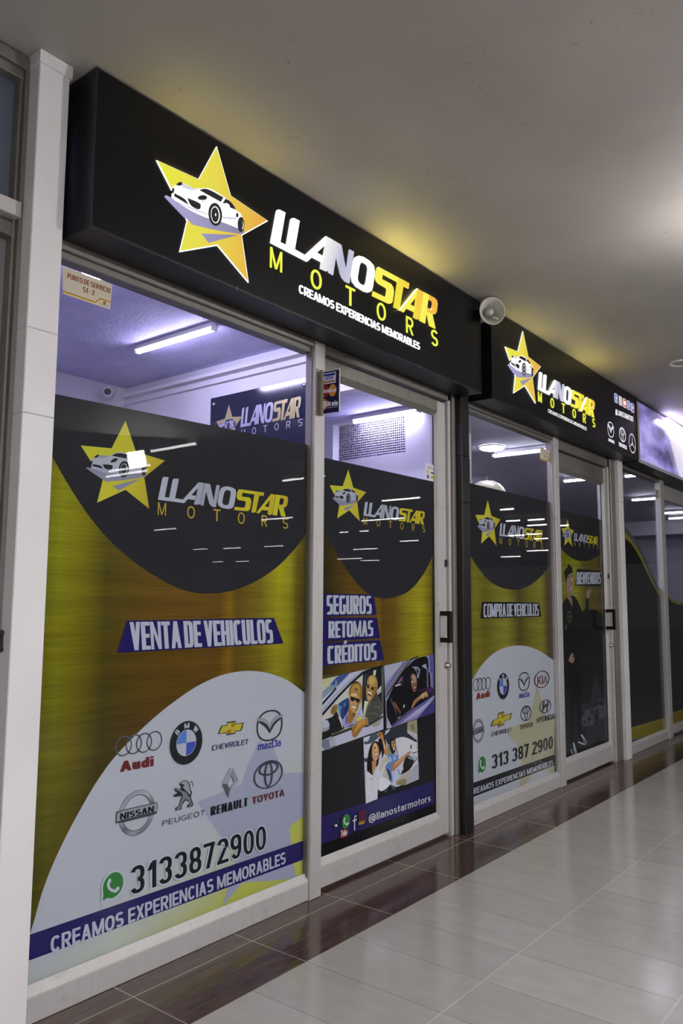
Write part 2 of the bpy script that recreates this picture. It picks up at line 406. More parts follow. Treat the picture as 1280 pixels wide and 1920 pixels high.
class Sheet:
    """a printed sheet: shapes laid one over the next on one plane. to3(u, v, lift) gives the point in the room"""
    def __init__(s, to3, root, dl=.00006): s.to3 = to3; s.root = root; s.dl = dl; s.n = 0; s.mb = None; s.base = None; s.todo = []
    def begin(s, name, label=None): s.mb = MB(); s.todo.append((name, s.mb, label)); return s
    def up(s): s.n += 1
    def add(s, pts, mat, deep=0.0, lift=True, side=None):
        pts = P(pts)
        if lift: s.up()
        L = s.n*s.dl+deep
        s.mb.face([s.to3(u, v, L) for u, v in pts], mat)
        if deep:
            ar = sum(pts[i][0]*pts[(i+1) % len(pts)][1]-pts[(i+1) % len(pts)][0]*pts[i][1] for i in range(len(pts)))
            for i in range(len(pts)):
                a, b = pts[i], pts[(i+1) % len(pts)]
                nz = -(b[0]-a[0])*(1 if ar > 0 else -1); hi = nz > .7*math.hypot(b[0]-a[0], b[1]-a[1])  # hi: sides facing up, which carry the added ceiling glow
                s.mb.face([s.to3(*a, 0), s.to3(*b, 0), s.to3(*b, L), s.to3(*a, L)], side if (side and hi) else mat)
        return s
    def ring(s, outer, inner, mat, deep=0.0, side=None):
        o, i = P(outer), P(inner); s.up(); L = s.n*s.dl+deep
        for k in range(len(o)):
            j = (k+1) % len(o); s.mb.face([s.to3(*o[k], L), s.to3(*o[j], L), s.to3(*i[j], L), s.to3(*i[k], L)], mat)
            if deep:
                for q in (o, i): s.mb.face([s.to3(*q[k], 0), s.to3(*q[j], 0), s.to3(*q[j], L), s.to3(*q[k], L)], side or mat)
        return s
    def circ(s, c, r, mat, r2=None, n=40, ry=None, deep=0.0):
        (cx, cy), ry = c, ry or r
        o = [(cx+r*math.cos(2*math.pi*i/n), cy+ry*math.sin(2*math.pi*i/n)) for i in range(n)]
        if r2 is None: return s.add(o, mat, deep)
        k = r2/r
        i_ = [(cx+r*k*math.cos(2*math.pi*i/n), cy+ry*k*math.sin(2*math.pi*i/n)) for i in range(n)]
        return s.ring(o, i_, mat, deep)
    def line(s, pts, wd, mat, lift=True, deep=0.0):
        pts = P(pts)
        if lift: s.up()
        L = s.n*s.dl+deep
        wds = wd if isinstance(wd, (list, tuple)) else [wd]*len(pts); q = []
        for i, p in enumerate(pts):
            a, b = pts[max(i-1, 0)], pts[min(i+1, len(pts)-1)]; dx, dy = b[0]-a[0], b[1]-a[1]; d = math.hypot(dx, dy) or 1
            q.append(((p[0]-dy/d*wds[i]/2, p[1]+dx/d*wds[i]/2), (p[0]+dy/d*wds[i]/2, p[1]-dx/d*wds[i]/2)))
        for i in range(len(q)-1):
            s.mb.face([s.to3(*q[i][0], L), s.to3(*q[i][1], L), s.to3(*q[i+1][1], L), s.to3(*q[i+1][0], L)], mat)
        return s
    def text(s, t, corners, st, mat, deep=0.0, slant=0.0):
        """corners: bottom-left, bottom-right, top-left of the line of capitals"""
        (ax, ay), (bx_, by), (cx, cy) = P(corners)[:3]; W, polys = shape(t, st); s.up(); L = s.n*s.dl+deep
        def mp(p):
            f, g = (p[0]+slant*p[1])/(W+max(slant, 0)), p[1]
            return (ax+(bx_-ax)*f+(cx-ax)*g, ay+(by-ay)*f+(cy-ay)*g)
        cnt = {}
        for p in polys:
            s.mb.face([s.to3(*mp(a), L) for a in p], mat)
            if deep:
                for i in range(len(p)):
                    a, b = p[i], p[(i+1) % len(p)]; cnt.setdefault((min(a, b), max(a, b)), []).append(1)
        for (a, b), q in cnt.items():
            if len(q) == 1:
                a, b = mp(a), mp(b); s.mb.face([s.to3(*a, 0), s.to3(*b, 0), s.to3(*b, L), s.to3(*a, L)], mat)
        return s
    def finish(s):
        base = None
        for i, (name, mb, label) in enumerate(s.todo):
            if not mb.v: continue
            if base is None: base = o = part(name, mb, s.root, label)
            else:
                o = mb.build(name); o.parent = base
                if label: o['label'] = label
        # children of the sheet keep their own place in the room
        if base is not None:
            for c in [q for q in bpy.data.objects if q.parent == base]:
                c.matrix_parent_inverse = Matrix.Identity(4)
                c.location = (0, 0, 0)
        return base
def facade(y0): return lambda u, v, l: (u, y0-l, v)

# ------------------------------------------------------------------ the shop's emblem: star, sports car, name
STAR = P("1.806 3.0694 2.0125 3.0847 2.1033 3.2665 2.1868 3.0898 2.4092 3.0677 2.2544 2.9429 2.2992 2.7534 2.1214 2.8506 1.9288 2.7537 1.9612 2.8921")
CARPARTS = [
 ('lilac', "1.8509 2.9495 1.8823 2.949 1.9735 2.9478 2.0691 2.9419 2.1433 2.9551 2.2314 2.963 2.2758 2.965 2.2562 2.9458 1.9874 2.8828 1.9599 2.8938 1.8982 2.9202 1.8475 2.9435"),
 ('lilac', "2.0314 2.8635 2.2366 2.9344 2.0724 2.8392"),
 ('body', "1.8805 2.9975 1.8967 3.0123 1.9262 3.0329 1.9861 3.0352 2.0212 3.0503 2.0569 3.0673 2.0896 3.0726 2.1314 3.0698 2.1741 3.0663 2.207 3.0533 2.2227 3.0381 2.2449 3.0353 2.2564 3.0231 2.2314 2.963 2.1433 2.9551 2.0671 2.9411 2.0131 2.9371 1.9622 2.937 1.8804 2.9482 1.8818 2.9626 1.8831 2.9755"),
 ('shade', "1.9262 3.0329 1.9861 3.0352 2.0174 3.0439 1.9709 3.0217 1.9288 3.0152"), ('shade', "2.1405 2.9795 2.2193 3.0049 2.2261 2.9976 2.147 2.9729"), ('shade', "1.8899 2.9429 1.9734 2.9509 2.0686 2.9594 2.0687 2.9546 1.9659 2.9432 1.8861 2.9459"),
 ('dark', "1.8968 3.0107 1.9039 3.0216 1.9168 3.0319 1.9262 3.0344 1.9266 3.0237 1.9136 3.0149"),
 ('dark', "2.0155 3.0409 2.045 3.059 2.0816 3.0649 2.119 3.0645 2.1464 3.0646 2.1323 3.039 2.0906 3.0395 2.0497 3.04"),
 ('dark', "2.143 3.0369 2.1591 3.065 2.1828 3.0633 2.2048 3.0541 2.2196 3.0401 2.1858 3.0363 2.1812 3.046 2.1661 3.0481 2.1535 3.0412"),
 ('dark', "2.0068 3.0044 2.0183 3.0172 2.038 3.0286 2.0541 3.0306 2.0575 3.024 2.0485 3.0138 2.0307 3.0048 2.0149 2.9998"), ('dark', "2.0249 3.0007 2.0508 3.0067 2.0349 3.0011"),
 ('dark', "1.8888 2.9733 1.9418 2.9708 1.9616 2.9555 1.8893 2.9611"), ('dark', "1.956 2.9814 2.0154 2.9857 2.0248 2.98 2.022 2.9661 2.0124 2.9574 1.9849 2.9557 1.9671 2.9625"),
 ('dark', "1.879 2.9861 1.8825 2.9931 1.8882 2.99 1.8858 2.9736 1.8814 2.9717"), ('dark', "2.2333 3.0216 2.2332 3.0193 2.2328 3.017 2.2321 3.0148 2.2311 3.0128 2.2299 3.0112 2.2285 3.0099 2.2271 3.0091 2.2256 3.0087 2.2242 3.0089 2.2229 3.0096 2.2219 3.0107 2.221 3.0123 2.2205 3.0142 2.2203 3.0164 2.2204 3.0186 2.2208 3.0209 2.2215 3.0231 2.2225 3.0251 2.2237 3.0268 2.2251 3.0281 2.2265 3.0289 2.228 3.0292 2.2294 3.029 2.2306 3.0284 2.2317 3.0272 2.2326 3.0256 2.2331 3.0237"),
 ('dark', "2.1404 2.9814 2.1398 2.9702 2.1373 2.9592 2.1331 2.9488 2.1275 2.9397 2.1206 2.9322 2.1128 2.9268 2.1046 2.9237 2.0963 2.923 2.0885 2.9248 2.0813 2.9289 2.0753 2.9352 2.0707 2.9433 2.0677 2.9528 2.0664 2.9633 2.067 2.9743 2.0693 2.9852 2.0734 2.9954 2.0789 3.0046 2.0857 3.0121 2.0934 3.0177 2.1016 3.021 2.1098 3.0219 2.1178 3.0203 2.1251 3.0163 2.1313 3.01 2.136 3.0018 2.1391 2.9921"), ('rim', "2.1279 2.9767 2.1276 2.9685 2.126 2.9605 2.1232 2.9529 2.1194 2.9463 2.1149 2.9409 2.1097 2.937 2.1042 2.9348 2.0987 2.9345 2.0935 2.9359 2.0887 2.939 2.0846 2.9438 2.0815 2.9498 2.0795 2.9569 2.0786 2.9647 2.079 2.9728 2.0805 2.9808 2.0832 2.9883 2.0869 2.9949 2.0914 3.0003 2.0965 3.0043 2.102 3.0066 2.1075 3.0071 2.1129 3.0057 2.1177 3.0026 2.1218 2.9979 2.125 2.9918 2.1271 2.9846"), ('dark', "2.1225 2.9752 2.1222 2.9679 2.1209 2.9608 2.1186 2.9541 2.1155 2.9482 2.1117 2.9435 2.1075 2.9401 2.1029 2.9382 2.0983 2.9379 2.0939 2.9393 2.0899 2.9421 2.0865 2.9464 2.0839 2.9519 2.0822 2.9582 2.0815 2.9652 2.0817 2.9724 2.083 2.9795 2.0853 2.9862 2.0883 2.992 2.0921 2.9968 2.0964 3.0003 2.1009 3.0022 2.1055 3.0026 2.1099 3.0013 2.114 2.9984 2.1174 2.9942 2.1201 2.9887 2.1218 2.9823"), ('rim', "2.108 2.973 2.108 2.9715 2.1078 2.9701 2.1074 2.9687 2.107 2.9675 2.1064 2.9665 2.1057 2.9657 2.105 2.9653 2.1042 2.9651 2.1035 2.9653 2.1029 2.9658 2.1023 2.9666 2.1019 2.9677 2.1016 2.969 2.1015 2.9703 2.1015 2.9718 2.1017 2.9733 2.1021 2.9746 2.1026 2.9758 2.1032 2.9769 2.1038 2.9776 2.1046 2.9781 2.1053 2.9782 2.106 2.978 2.1066 2.9775 2.1072 2.9767 2.1076 2.9756 2.1079 2.9744"),
 ('dark', "2.2688 2.9922 2.2685 2.9846 2.2673 2.9772 2.2652 2.9701 2.2623 2.964 2.2588 2.9589 2.2549 2.9552 2.2507 2.9531 2.2465 2.9526 2.2424 2.9538 2.2387 2.9567 2.2356 2.961 2.2332 2.9665 2.2316 2.9731 2.231 2.9803 2.2312 2.9878 2.2324 2.9952 2.2345 3.0022 2.2373 3.0084 2.2408 3.0135 2.2447 3.0172 2.2489 3.0194 2.2531 3.02 2.2572 3.0188 2.2609 3.016 2.2641 3.0117 2.2665 3.0061 2.2681 2.9995"), ('rim', "2.2555 3.0059 2.2639 2.9924 2.2621 2.9749 2.2548 2.9654 2.2597 2.9807 2.2603 2.9927"),
]
WORD = [
 ('w', "2.4366 2.9756 2.4717 3.1383 2.4773 3.1459 2.4888 3.1514 2.5297 3.1534 2.4989 3.0013 2.5398 3.0019 2.567 3.1347 2.5729 3.1434 2.5866 3.1505 2.6281 3.1525 2.5966 3.0034 2.671 3.0005 2.6852 2.9748"),
 ('w', "2.6852 2.9748 2.671 3.0005 2.8218 3.151 2.817 3.1058 2.7542 3.0438 2.7194 3.0096"), ('w', "2.7194 3.0096 2.7542 3.0438 2.8013 3.0432 2.7971 3.0075 2.7872 3.0093"),
 ('g', "2.8218 3.151 2.8778 3.152 2.8438 2.9884 2.8352 2.9797 2.824 2.9763 2.7812 2.9748 2.7872 3.0093 2.8013 3.0432 2.817 3.1058"),
 ('g', "2.8826 3.1516 2.9415 3.1508 2.9813 3.0263 3.0067 3.1518 3.0436 3.1528 3.0066 2.9746 2.9747 2.9741 2.95 2.984 2.9359 2.9996 2.9005 3.0862 2.8777 2.9742 2.844 2.9774"),
 ('s', "3.2621 3.1462 3.4431 3.1498 3.4346 3.1224 3.2955 3.1216 3.2882 3.089 3.3729 3.0909 3.3918 3.0784 3.3993 3.0546 3.3852 2.9942 3.3695 2.9801 3.3477 2.9746 3.204 2.9716 3.2099 2.9972 3.3169 2.9997 3.3261 3.0092 3.3354 3.0454 3.3293 3.0545 3.2562 3.0564 3.2352 3.0677 3.2292 3.0839 3.2381 3.1215 3.2471 3.1374"),
 ('t', "3.4431 3.1498 3.5496 3.1517 3.5427 3.1194 3.4917 3.1191 3.454 2.9777 3.4424 2.9716 3.399 2.9694 3.4346 3.1224"),
 ('s', "3.4585 2.9708 3.6332 3.1486 3.619 3.0933 3.5595 3.0344 3.5207 2.9996 3.4942 2.9689"), ('s', "3.5207 2.9996 3.5595 3.0344 3.6048 3.0307 3.6011 3.0026"),
 ('t', "3.6332 3.1486 3.691 3.1474 3.6545 2.9833 3.6419 2.9719 3.6247 2.9677 3.5927 2.9685 3.6011 3.0026 3.6048 3.0307 3.619 3.0933"),
 ('s', "3.696 3.149 3.7566 3.1499 3.7476 3.1236 3.7341 3.0678 3.7267 3.0418 3.7117 2.9685 3.6557 2.9701"),
 ('t', "3.7566 3.1499 3.8147 3.1505 3.8405 3.1443 3.8498 3.125 3.8395 3.0774 3.8245 3.0568 3.7914 3.0431 3.7302 3.0417 3.7341 3.0678 3.7736 3.0677 3.7846 3.077 3.7959 3.1125 3.7888 3.1243 3.7476 3.1236"),
 ('s', "3.7302 3.0417 3.7914 3.0431 3.8232 2.9683 3.7615 2.9688"),
]
ORING = (P("3.0819 3.1456 3.1228 3.1541 3.176 3.1517 3.2147 3.139 3.2241 3.1088 3.2072 3.0223 3.1956 2.9949 3.1689 2.978 3.1311 2.972 3.0645 2.9761 3.0316 2.9929 3.0242 3.0225 3.036 3.0909 3.0526 3.1268"),
         P("3.1117 3.1206 3.123 3.1236 3.1456 3.1245 3.1593 3.1198 3.1647 3.1028 3.1497 3.0342 3.1422 3.0153 3.1273 3.0034 3.1123 3.0009 3.09 3.0029 3.0774 3.0126 3.0751 3.0281 3.0896 3.091 3.0991 3.112"))
ROW = P("2.4386 2.8843 2.5152 2.8887 2.716 2.9048 2.7944 2.8971 2.9827 2.8817 3.0577 2.8954 3.2474 2.8802 3.3273 2.8855 3.5233 2.8787 3.5931 2.8802 3.7833 2.8812 3.8537 2.8812")
SX0, SZ0, SW = 1.806, 3.069, .603           # star: left tip and width on the big sign
WX0, WZ0, WW = 2.437, 2.973, 1.386          # name: lower-left corner and width on the big sign
def star_emblem(sh, x0, z0, w_, mats, deep=0.0, edge=None):
    k = w_/SW
    f = lambda pts: [(x0+(a-SX0)*k, z0+(b-SZ0)*k) for a, b in P(pts)]
    st = f(STAR)
    if edge:
        cx, cz = x0+.302*k, z0-.05*k
        sh.add([(a+(a-cx)*.022+.002, b+(b-cz)*.022) for a, b in st], edge, deep, side=UPGLOW_Y)
        deep += .001
    sh.add(st, mats['star'], deep)
    for m, pts in CARPARTS: sh.add(f(curvy(pts, 40, 3)), mats[m], deep+.0004 if deep else 0)
def wordmark(sh, x0, z0, w_, mats, deep=0.0, hz=1.0):
    k = w_/WW
    f = lambda pts: [(x0+(a-WX0)*k, z0+(b-WZ0)*k*hz) for a, b in P(pts)]
    for m, pts in WORD: sh.add(f(pts), mats[m], deep, lift=(m, pts) == WORD[0], side=(UPGLOW_W if m in 'wg' else UPGLOW_Y) if deep else None)
    sh.ring(f(ORING[0]), f(ORING[1]), mats['w'], deep)
    sh.up()
    sh.n -= 1
    for i, ch in enumerate('MOTORS'):
        a, b = f(ROW)[2*i], f(ROW)[2*i+1]
        zb = z0-.109*k*hz-(.0)
        h_ = .095*k*hz
        sh.text(ch, [(a[0], zb), (b[0], zb), (a[0], zb+h_)], THIN, mats['m'], deep*.6); sh.n -= 1
    sh.up()
def print_mats(tag_, x0, x1, zc, dim=1.0):
    y, o = '#b9ad2f', '#a98a22'
    return {'star': grad(tag_+' star print', (x0, zc), (x0+(x1-x0), zc-.1), [(0, '#b4b22e'), (.5, '#bab033'), (1, '#ac9028')]),
            'lilac': ink('#817f92'), 'body': ink('#a3a3b0'), 'shade': ink('#8b8b9c'), 'dark': ink('#242227'), 'rim': ink('#a6a6b0'),
            'w': ink('#a5a5b2'), 'g': ink('#9a9aa8'), 's': ink('#bbae28'), 't': ink('#b4a226'), 'm': ink('#a88f34')}
EM_W = glow('lit white acrylic', (1, 1, 1), 1.2)
UPGLOW_Y = glow('added yellow upward glow', (1, .85, .2), 60.0)  # hidden upward sides only, added to throw yellow light on the ceiling
UPGLOW_W = glow('added white upward glow', (1, .9, .75), 9.0)  # same for the white letters, added for the ceiling
EM_G = glow('lit silver acrylic', (.80, .80, .90), .85)
def sign_mats(nm, x0, w_, zc, wx0, ww):
    return {'star': grad(nm+' lit star', (x0, zc), (x0+w_, zc-.05), [(0, '#e6e630'), (.45, '#e2d640'), (1, '#e6a034')], 1.0, 1),
            'lilac': grad(nm+' lit lilac', (x0, zc), (x0+w_*.7, zc-.2*w_), [(0, '#b9b2e6'), (1, '#8d87a8')], .9, 1),
            'body': glow('lit white body', (.98, .98, 1), 1.1), 'shade': glow('lit pale body', (.66, .66, .82), .9), 'dark': plain('opaque dark vinyl', '#221d26', .4), 'rim': EM_W,
            'w': EM_W, 'g': grad(nm+' lit silver', (wx0+.28*ww, zc), (wx0+.5*ww, zc-.1), [(0, '#f4f4fc'), (.35, '#b9b9d2'), (.7, '#d2d2e2'), (1, '#f4f4fa')], .95, 1),
            's': glow('lit yellow acrylic', (.83, .76, .03), 1.05), 't': grad(nm+' lit amber', (wx0+.75*ww, zc-.1), (wx0+ww, zc+.1), [(0, '#e6d630'), (1, '#e6a634')], 1.1, 1), 'm': glow('lit lemon acrylic', (.76, .80, .02), 1.05)}

# ------------------------------------------------------------------ makers' emblems as printed on the window sheets
def mid(a, b): return ((a[0]+b[0])/2, (a[1]+b[1])/2)
def rad(c, p): return math.hypot(c[0]-p[0], c[1]-p[1])
def rings(sh, centres, r, mat):
    for c in centres: sh.circ(c, r, mat, r*.86); sh.n -= 1
    sh.up()
def roundel(sh, c, r, ri):
    sh.circ(c, r*1.03, ink('#8d8d98')); sh.circ(c, r, ink('#1a1b20')); sh.circ(c, ri*1.05, ink('#9a9aa6'))
    for q, col in enumerate(('#9fa0aa', '#4a6cb0', '#9fa0aa', '#33429c')):
        pts = [c]+[(c[0]+ri*math.cos(math.radians(90*q+a)), c[1]+ri*math.sin(math.radians(90*q+a))) for a in range(0, 91, 9)]
        sh.add(pts, ink(col), lift=q == 0)
    for ch, a in (('B', 135), ('M', 90), ('W', 45)):
        rr = (r+ri)/2; t = math.radians(a); s = r*.24; wd = s*(1.25 if ch != 'B' else .85)
        o = (c[0]+(rr-s/2)*math.cos(t), c[1]+(rr-s/2)*math.sin(t)); ux, uz = math.sin(t), -math.cos(t)
        sh.text(ch, [(o[0]-ux*wd/2, o[1]-uz*wd/2), (o[0]+ux*wd/2, o[1]+uz*wd/2), (o[0]-ux*wd/2+s*math.cos(t), o[1]-uz*wd/2+s*math.sin(t))], ARIAL, ink('#a5a5b0')); sh.n -= 1
    sh.up()
def ell(c, rx, ry, n=40, p=2.0, a0=0, a1=360):
    o = []
    for i in range(n):
        a = math.radians(a0+(a1-a0)*i/(n if a1-a0 == 360 else n-1)); x, y = sq(a, p); o.append((c[0]+rx*x, c[1]+ry*y))
    return o
def winged(sh, c, rx, ry, dark, light, t=.12):
    sh.ring(ell(c, rx, ry, 40, 2.3), ell(c, rx*(1-t), ry*(1-t), 40, 2.3), dark)
    f = lambda q: [(c[0]+a*rx, c[1]+b*ry) for a, b in q]
    sh.line(f([(-.9, .42), (-.5, .3), (-.2, .05), (0, -.42), (.2, .05), (.5, .3), (.9, .42)]), [rx*.1, rx*.3, rx*.3, rx*.16, rx*.3, rx*.3, rx*.1], dark)
    sh.line(f([(-1, .52), (-.5, .42), (-.17, .18), (0, -.2), (.17, .18), (.5, .42), (1, .52)]), [rx*.12, rx*.2, rx*.18, rx*.08, rx*.18, rx*.2, rx*.12], light)
def ovals(sh, c, rx, ry, dark, t=.12):
    sh.ring(ell(c, rx, ry), ell(c, rx*(1-t), ry*(1-t)), dark)
    c2 = (c[0], c[1]+ry*.42); sh.ring(ell(c2, rx*.68, ry*.5), ell(c2, rx*.56, ry*.37), dark)
    c3 = (c[0], c[1]+ry*.0); sh.ring(ell(c3, rx*.3, ry*.9), ell(c3, rx*.18, ry*.78), dark)
def chat_icon(sh, c, r, tail, halo=True):
    if halo:
        sh.circ(c, r*1.18, ink('#a9a9b4')); sh.add([(c[0]-r*1.08, c[1]-r*.45), (c[0]-r*.45, c[1]-r*1.08), (tail[0]-r*.16, tail[1]-r*.18)], ink('#a9a9b4'))
    g = ink('#2b6a2d'); sh.circ(c, r, g); sh.add([(c[0]-r*.93, c[1]-r*.36), (c[0]-r*.5, c[1]-r*.86), tail], g)
    hs = [(-.42, .5), (-.5, .18), (-.36, -.16), (-.05, -.42), (.3, -.55), (.52, -.42)]
    sh.line([(c[0]+a*r, c[1]+b*r) for a, b in hs], [r*.2, r*.26, r*.22, r*.22, r*.26, r*.22], ink('#adadb6'))
    sh.add(ell((c[0]-.38*r, c[1]+.42*r), r*.17, r*.2, 14), ink('#adadb6')); sh.add(ell((c[0]+.44*r, c[1]-.4*r), r*.2, r*.16, 14), ink('#adadb6'))
def crossbar_emblem(sh, pts, inner='#a89a28'):
    p = P(pts); sh.add(p, ink('#3c3a35')); cx = sum(a for a, b in p)/len(p); cz = sum(b for a, b in p)/len(p)
    q = [(cx+(a-cx)*.88, cz+(b-cz)*.8) for a, b in p]; sh.add(q, ink(inner))
    x0, x1 = min(a for a, b in p), max(a for a, b in p); z0, z1 = min(b for a, b in p), max(b for a, b in p)
    sh.add([(cx-.0*(x1-x0), cz+.4*(z1-z0)), (cx+.13*(x1-x0), cz+.38*(z1-z0)), (cx+.13*(x1-x0), cz+.1*(z1-z0)), (cx+.0, cz+.08*(z1-z0))], ink('#8a6a20'))
    sh.add([(cx-.15*(x1-x0), cz-.1*(z1-z0)), (cx-.0*(x1-x0), cz-.08*(z1-z0)), (cx-.0*(x1-x0), cz-.38*(z1-z0)), (cx-.15*(x1-x0), cz-.4*(z1-z0))], ink('#8a6a20'))

# ------------------------------------------------------------------ the setting
H = 3.31
struct('floor', bx(-8, 42, -32, 6, -.05, 0, M_floor), 'polished grey tile floor with dark brown border along the shopfronts', 'floor')
struct('ceiling', bx(-8, 42, -32, .12, H, H+.06, M_ceil), 'grey painted ceiling over the walkway in front of the shops', 'ceiling')
m = MB(); m.box(1.5, 17, .05, .14, 2.705, H, M_black); struct('wall_front', m, 'dark fascia wall behind the signboards above the shopfronts', 'wall')
struct('wall_front_right', bx(10.1, 17, .0, .12, 0, 2.705, paint('end wall paint', '#a9a6a4', '#b3b0ae', .5)), 'plain grey wall after the last glass door, beyond the right edge', 'wall')
# inside the first shop
struct('ceiling_shop', bx(1.4, 4.3, .14, 3.5, 3.3, 3.36, M_shopceil), 'plastered ceiling inside the first shop', 'ceiling')
struct('wall_left', bx(1.36, 1.46, .1, 3.5, 0, 3.36, M_shopwall), 'pale left wall inside the first shop', 'wall')
struct('wall_back', bx(1.46, 4.38, 3.4, 3.5, 0, 3.36, M_shopwall), 'pale back wall inside the first shop', 'wall')
m = MB(); m.box(4.3, 4.38, 1.15, 3.4, 0, 3.3, M_shopwall); m.box(4.3, 4.38, .14, 1.15, 2.87, 3.3, M_shopwall)
m.box(4.24, 4.3, 1.16, 3.4, 3.2, 3.23, M_shopwall); m.box(4.27, 4.3, 1.16, 3.4, 3.14, 3.15, M_shopwall)
struct('wall_right', m, 'pale partition wall that carries the dark plaque inside the first shop', 'wall')
struct('ceiling_alcove', bx(4.38, 5.06, .14, 2.3, 2.87, 2.93, M_shopceil), 'low ceiling of the alcove behind the glass door', 'ceiling')
m = MB()   # alcove wall with an opening for the grille
m.box(5.0, 5.1, .3, .815, 0, 2.87, M_shopwall); m.box(5.0, 5.1, 1.535, 2.3, 0, 2.87, M_shopwall)
m.box(5.0, 5.1, .815, 1.535, 0, 2.523, M_shopwall); m.box(5.0, 5.1, .815, 1.535, 2.84, 2.87, M_shopwall)
struct('wall_alcove', m, 'pale alcove wall with a square lattice grille, seen through the glass door', 'wall')
struct('wall_alcove_back', bx(4.38, 5.1, 2.3, 2.38, 0, 2.93, M_shopwall), 'pale end wall of the alcove', 'wall')
m = MB(); m.face([(4.47, .1, 0), (5.0, .3, 0), (5.0, .3, 3.3), (4.47, .1, 3.3)], M_shopwall); m.face([(4.47, .13, 0), (5.0, .33, 0), (5.0, .33, 3.3), (4.47, .13, 3.3)], M_shopwall)
m.face([(4.47, .1, 0), (4.47, .13, 0), (4.47, .13, 3.3), (4.47, .1, 3.3)], M_shopwall)
struct('wall_return', m, 'short return wall behind the black block pillar', 'wall')
# the shops further right share one long room
M_wall2 = paint('second shop wall paint', '#c6c5ce', '#cecdd6', .6, 2, .05, 60)
M_ceil2 = paint('second shop ceiling', '#bbbacb', '#c6c5d4', .7, 4, .3, 45, .004)
struct('ceiling_second_shop', bx(5.1, 17, .14, 3.6, 3.0, 3.06, M_ceil2), 'grey ceiling inside the second shop', 'ceiling')
struct('wall_second_back', bx(5.1, 17, 3.5, 3.6, 0, 3.06, M_wall2), 'grey back wall inside the second shop', 'wall')
struct('wall_second_right', bx(17, 17.1, -.2, 3.6, 0, 3.3, M_wall2), 'grey far wall inside the shops', 'wall')
struct('trim_1', bx(16.2, 16.5, .14, 3.5, 2.72, 3.0, M_shopwall), 'pale ceiling beam deep inside the last shop', 'beam')

def block_pillar(name, x0, x1, y0, mat, label, cap=False):
    m = MB(); z = 0.0; zs = [.0, 2.015, 2.31, H-.002]
    random.seed(int(x0*100))
    for a, b in zip(zs, zs[1:]):
        j = random.uniform(-.0022, .0022)
        c = .003
        m.box(x0+j, x1+j, y0+abs(j), .1, a+.0006, b-.0006, mat, c)
    m.box(x0+.006, x1-.006, y0+.008, .1, 0, H-.002, mat)
    if cap: m.box(x0-.004, x1+.006, y0-.006, .1, 3.262, H-.001, mat)
    return struct(name, m, label, 'pillar')
block_pillar('wall_pillar_left', 1.36, 1.478, -.09, M_pillar, 'worn white painted block pillar at the left of the first signboard', True)
block_pillar('wall_pillar_middle', 4.33, 4.43, -.06, M_black, 'black painted block pillar between the two shopfronts')
block_pillar('wall_pillar_right', 7.222, 7.337, -.05, M_pillar, 'chipped white painted block pillar beside the second glass door')

# neighbour's glazed front at the far left
M_milk = paint('frosted neighbour glass', '#5d6474', '#6b7384', .15, 1.5, .02, 30)
def frame_box(m, x0, x1, z0, z1, mat, y0=0.0, y1=.07, bv=.003): m.box(x0, x1, y0, y1, z0, z1, mat, bv)
wn = thing('window_1', (.9, .03, 0), 'neighbouring shop window at the left edge with grey metal frame', 'window', None, 'structure')
m = MB(); frame_box(m, 1.345, 1.36, 0, 3.3, M_steel, -.03); frame_box(m, 1.334, 1.345, .1, 3.27, M_alu_d, -.012)
frame_box(m, .2, 1.345, 2.70, 2.755, M_alu, -.045); frame_box(m, .2, 1.345, 3.255, 3.3, M_steel, -.03); frame_box(m, .2, 1.345, 3.22, 3.255, M_alu_d, -.015)
frame_box(m, .2, 1.334, 2.64, 2.69, M_steel, -.01); frame_box(m, .2, 1.345, 0, .12, M_alu_d, -.03)
part('frame', m, wn)
part('pane', bx(.2, 1.336, .03, .036, 2.755, 3.225, M_milk), wn); part('door_panel', bx(.2, 1.336, .03, .05, .12, 2.64, paint('grey door panel', '#6e6e70', '#7c7c7e', .4)), wn)
m = MB(); m.sweep_ring((1.352, -.03, 1.26), (0, -1, 0), [(.0, -.01), (.034, -.01), (.036, .012), (.03, .02), (.02, .014), (0, .014)], M_darkm)
part('lock', m, wn, 'black round lock cover')

# first shop: fixed window
GOLD1 = gold('gold print 1', [(0, '#6a6510'), (.07, '#8a8a12'), (.12, '#827b10'), (.21, '#584e10'), (.36, '#6b5012'), (.52, '#6f5214'), (.62, '#6c4f13'), (.66, '#8e6d15'), (.69, '#6b5313'), (.8, '#84751a'), (.88, '#a9a51a'), (.93, '#9d9a1d'), (.97, '#6d6014'), (1, '#5c5010')], 1.5, 2.92, (.45, 1.75))
GOLD2 = gold('gold print 2', [(0, '#211c0c'), (.1, '#3a2e0d'), (.25, '#5f4812'), (.45, '#664c13'), (.48, '#7a5c17'), (.52, '#5f4812'), (.62, '#6b5513'), (.74, '#8f8217'), (.86, '#a09a1c'), (.93, '#8a7d18'), (1, '#54480f')], 3.04, 4.17)
GOLD3 = gold('gold print 3', [(0, '#4d4412'), (.1, '#7c7622'), (.2, '#6b6419'), (.42, '#88832b'), (.58, '#55491a'), (.72, '#7a7222'), (.84, '#8a8428'), (.93, '#54482a'), (1, '#3f352a')], 4.5, 5.88)
GOLD4 = gold('gold print 4', [(0, '#6d6414'), (.25, '#7e7d18'), (.42, '#8f8d1c'), (.6, '#5d531a'), (.85, '#61551c'), (1, '#453c18')], 5.96, 7.03)
CHAR = plain('charcoal print', '#302e33', .6, 0, .9, .06)
WHITEP = ink('#a3a3ab'); NAVY = ink('#1d1650'); BLACKP = ink('#141318'); PALE = ink('#a6a6b2')

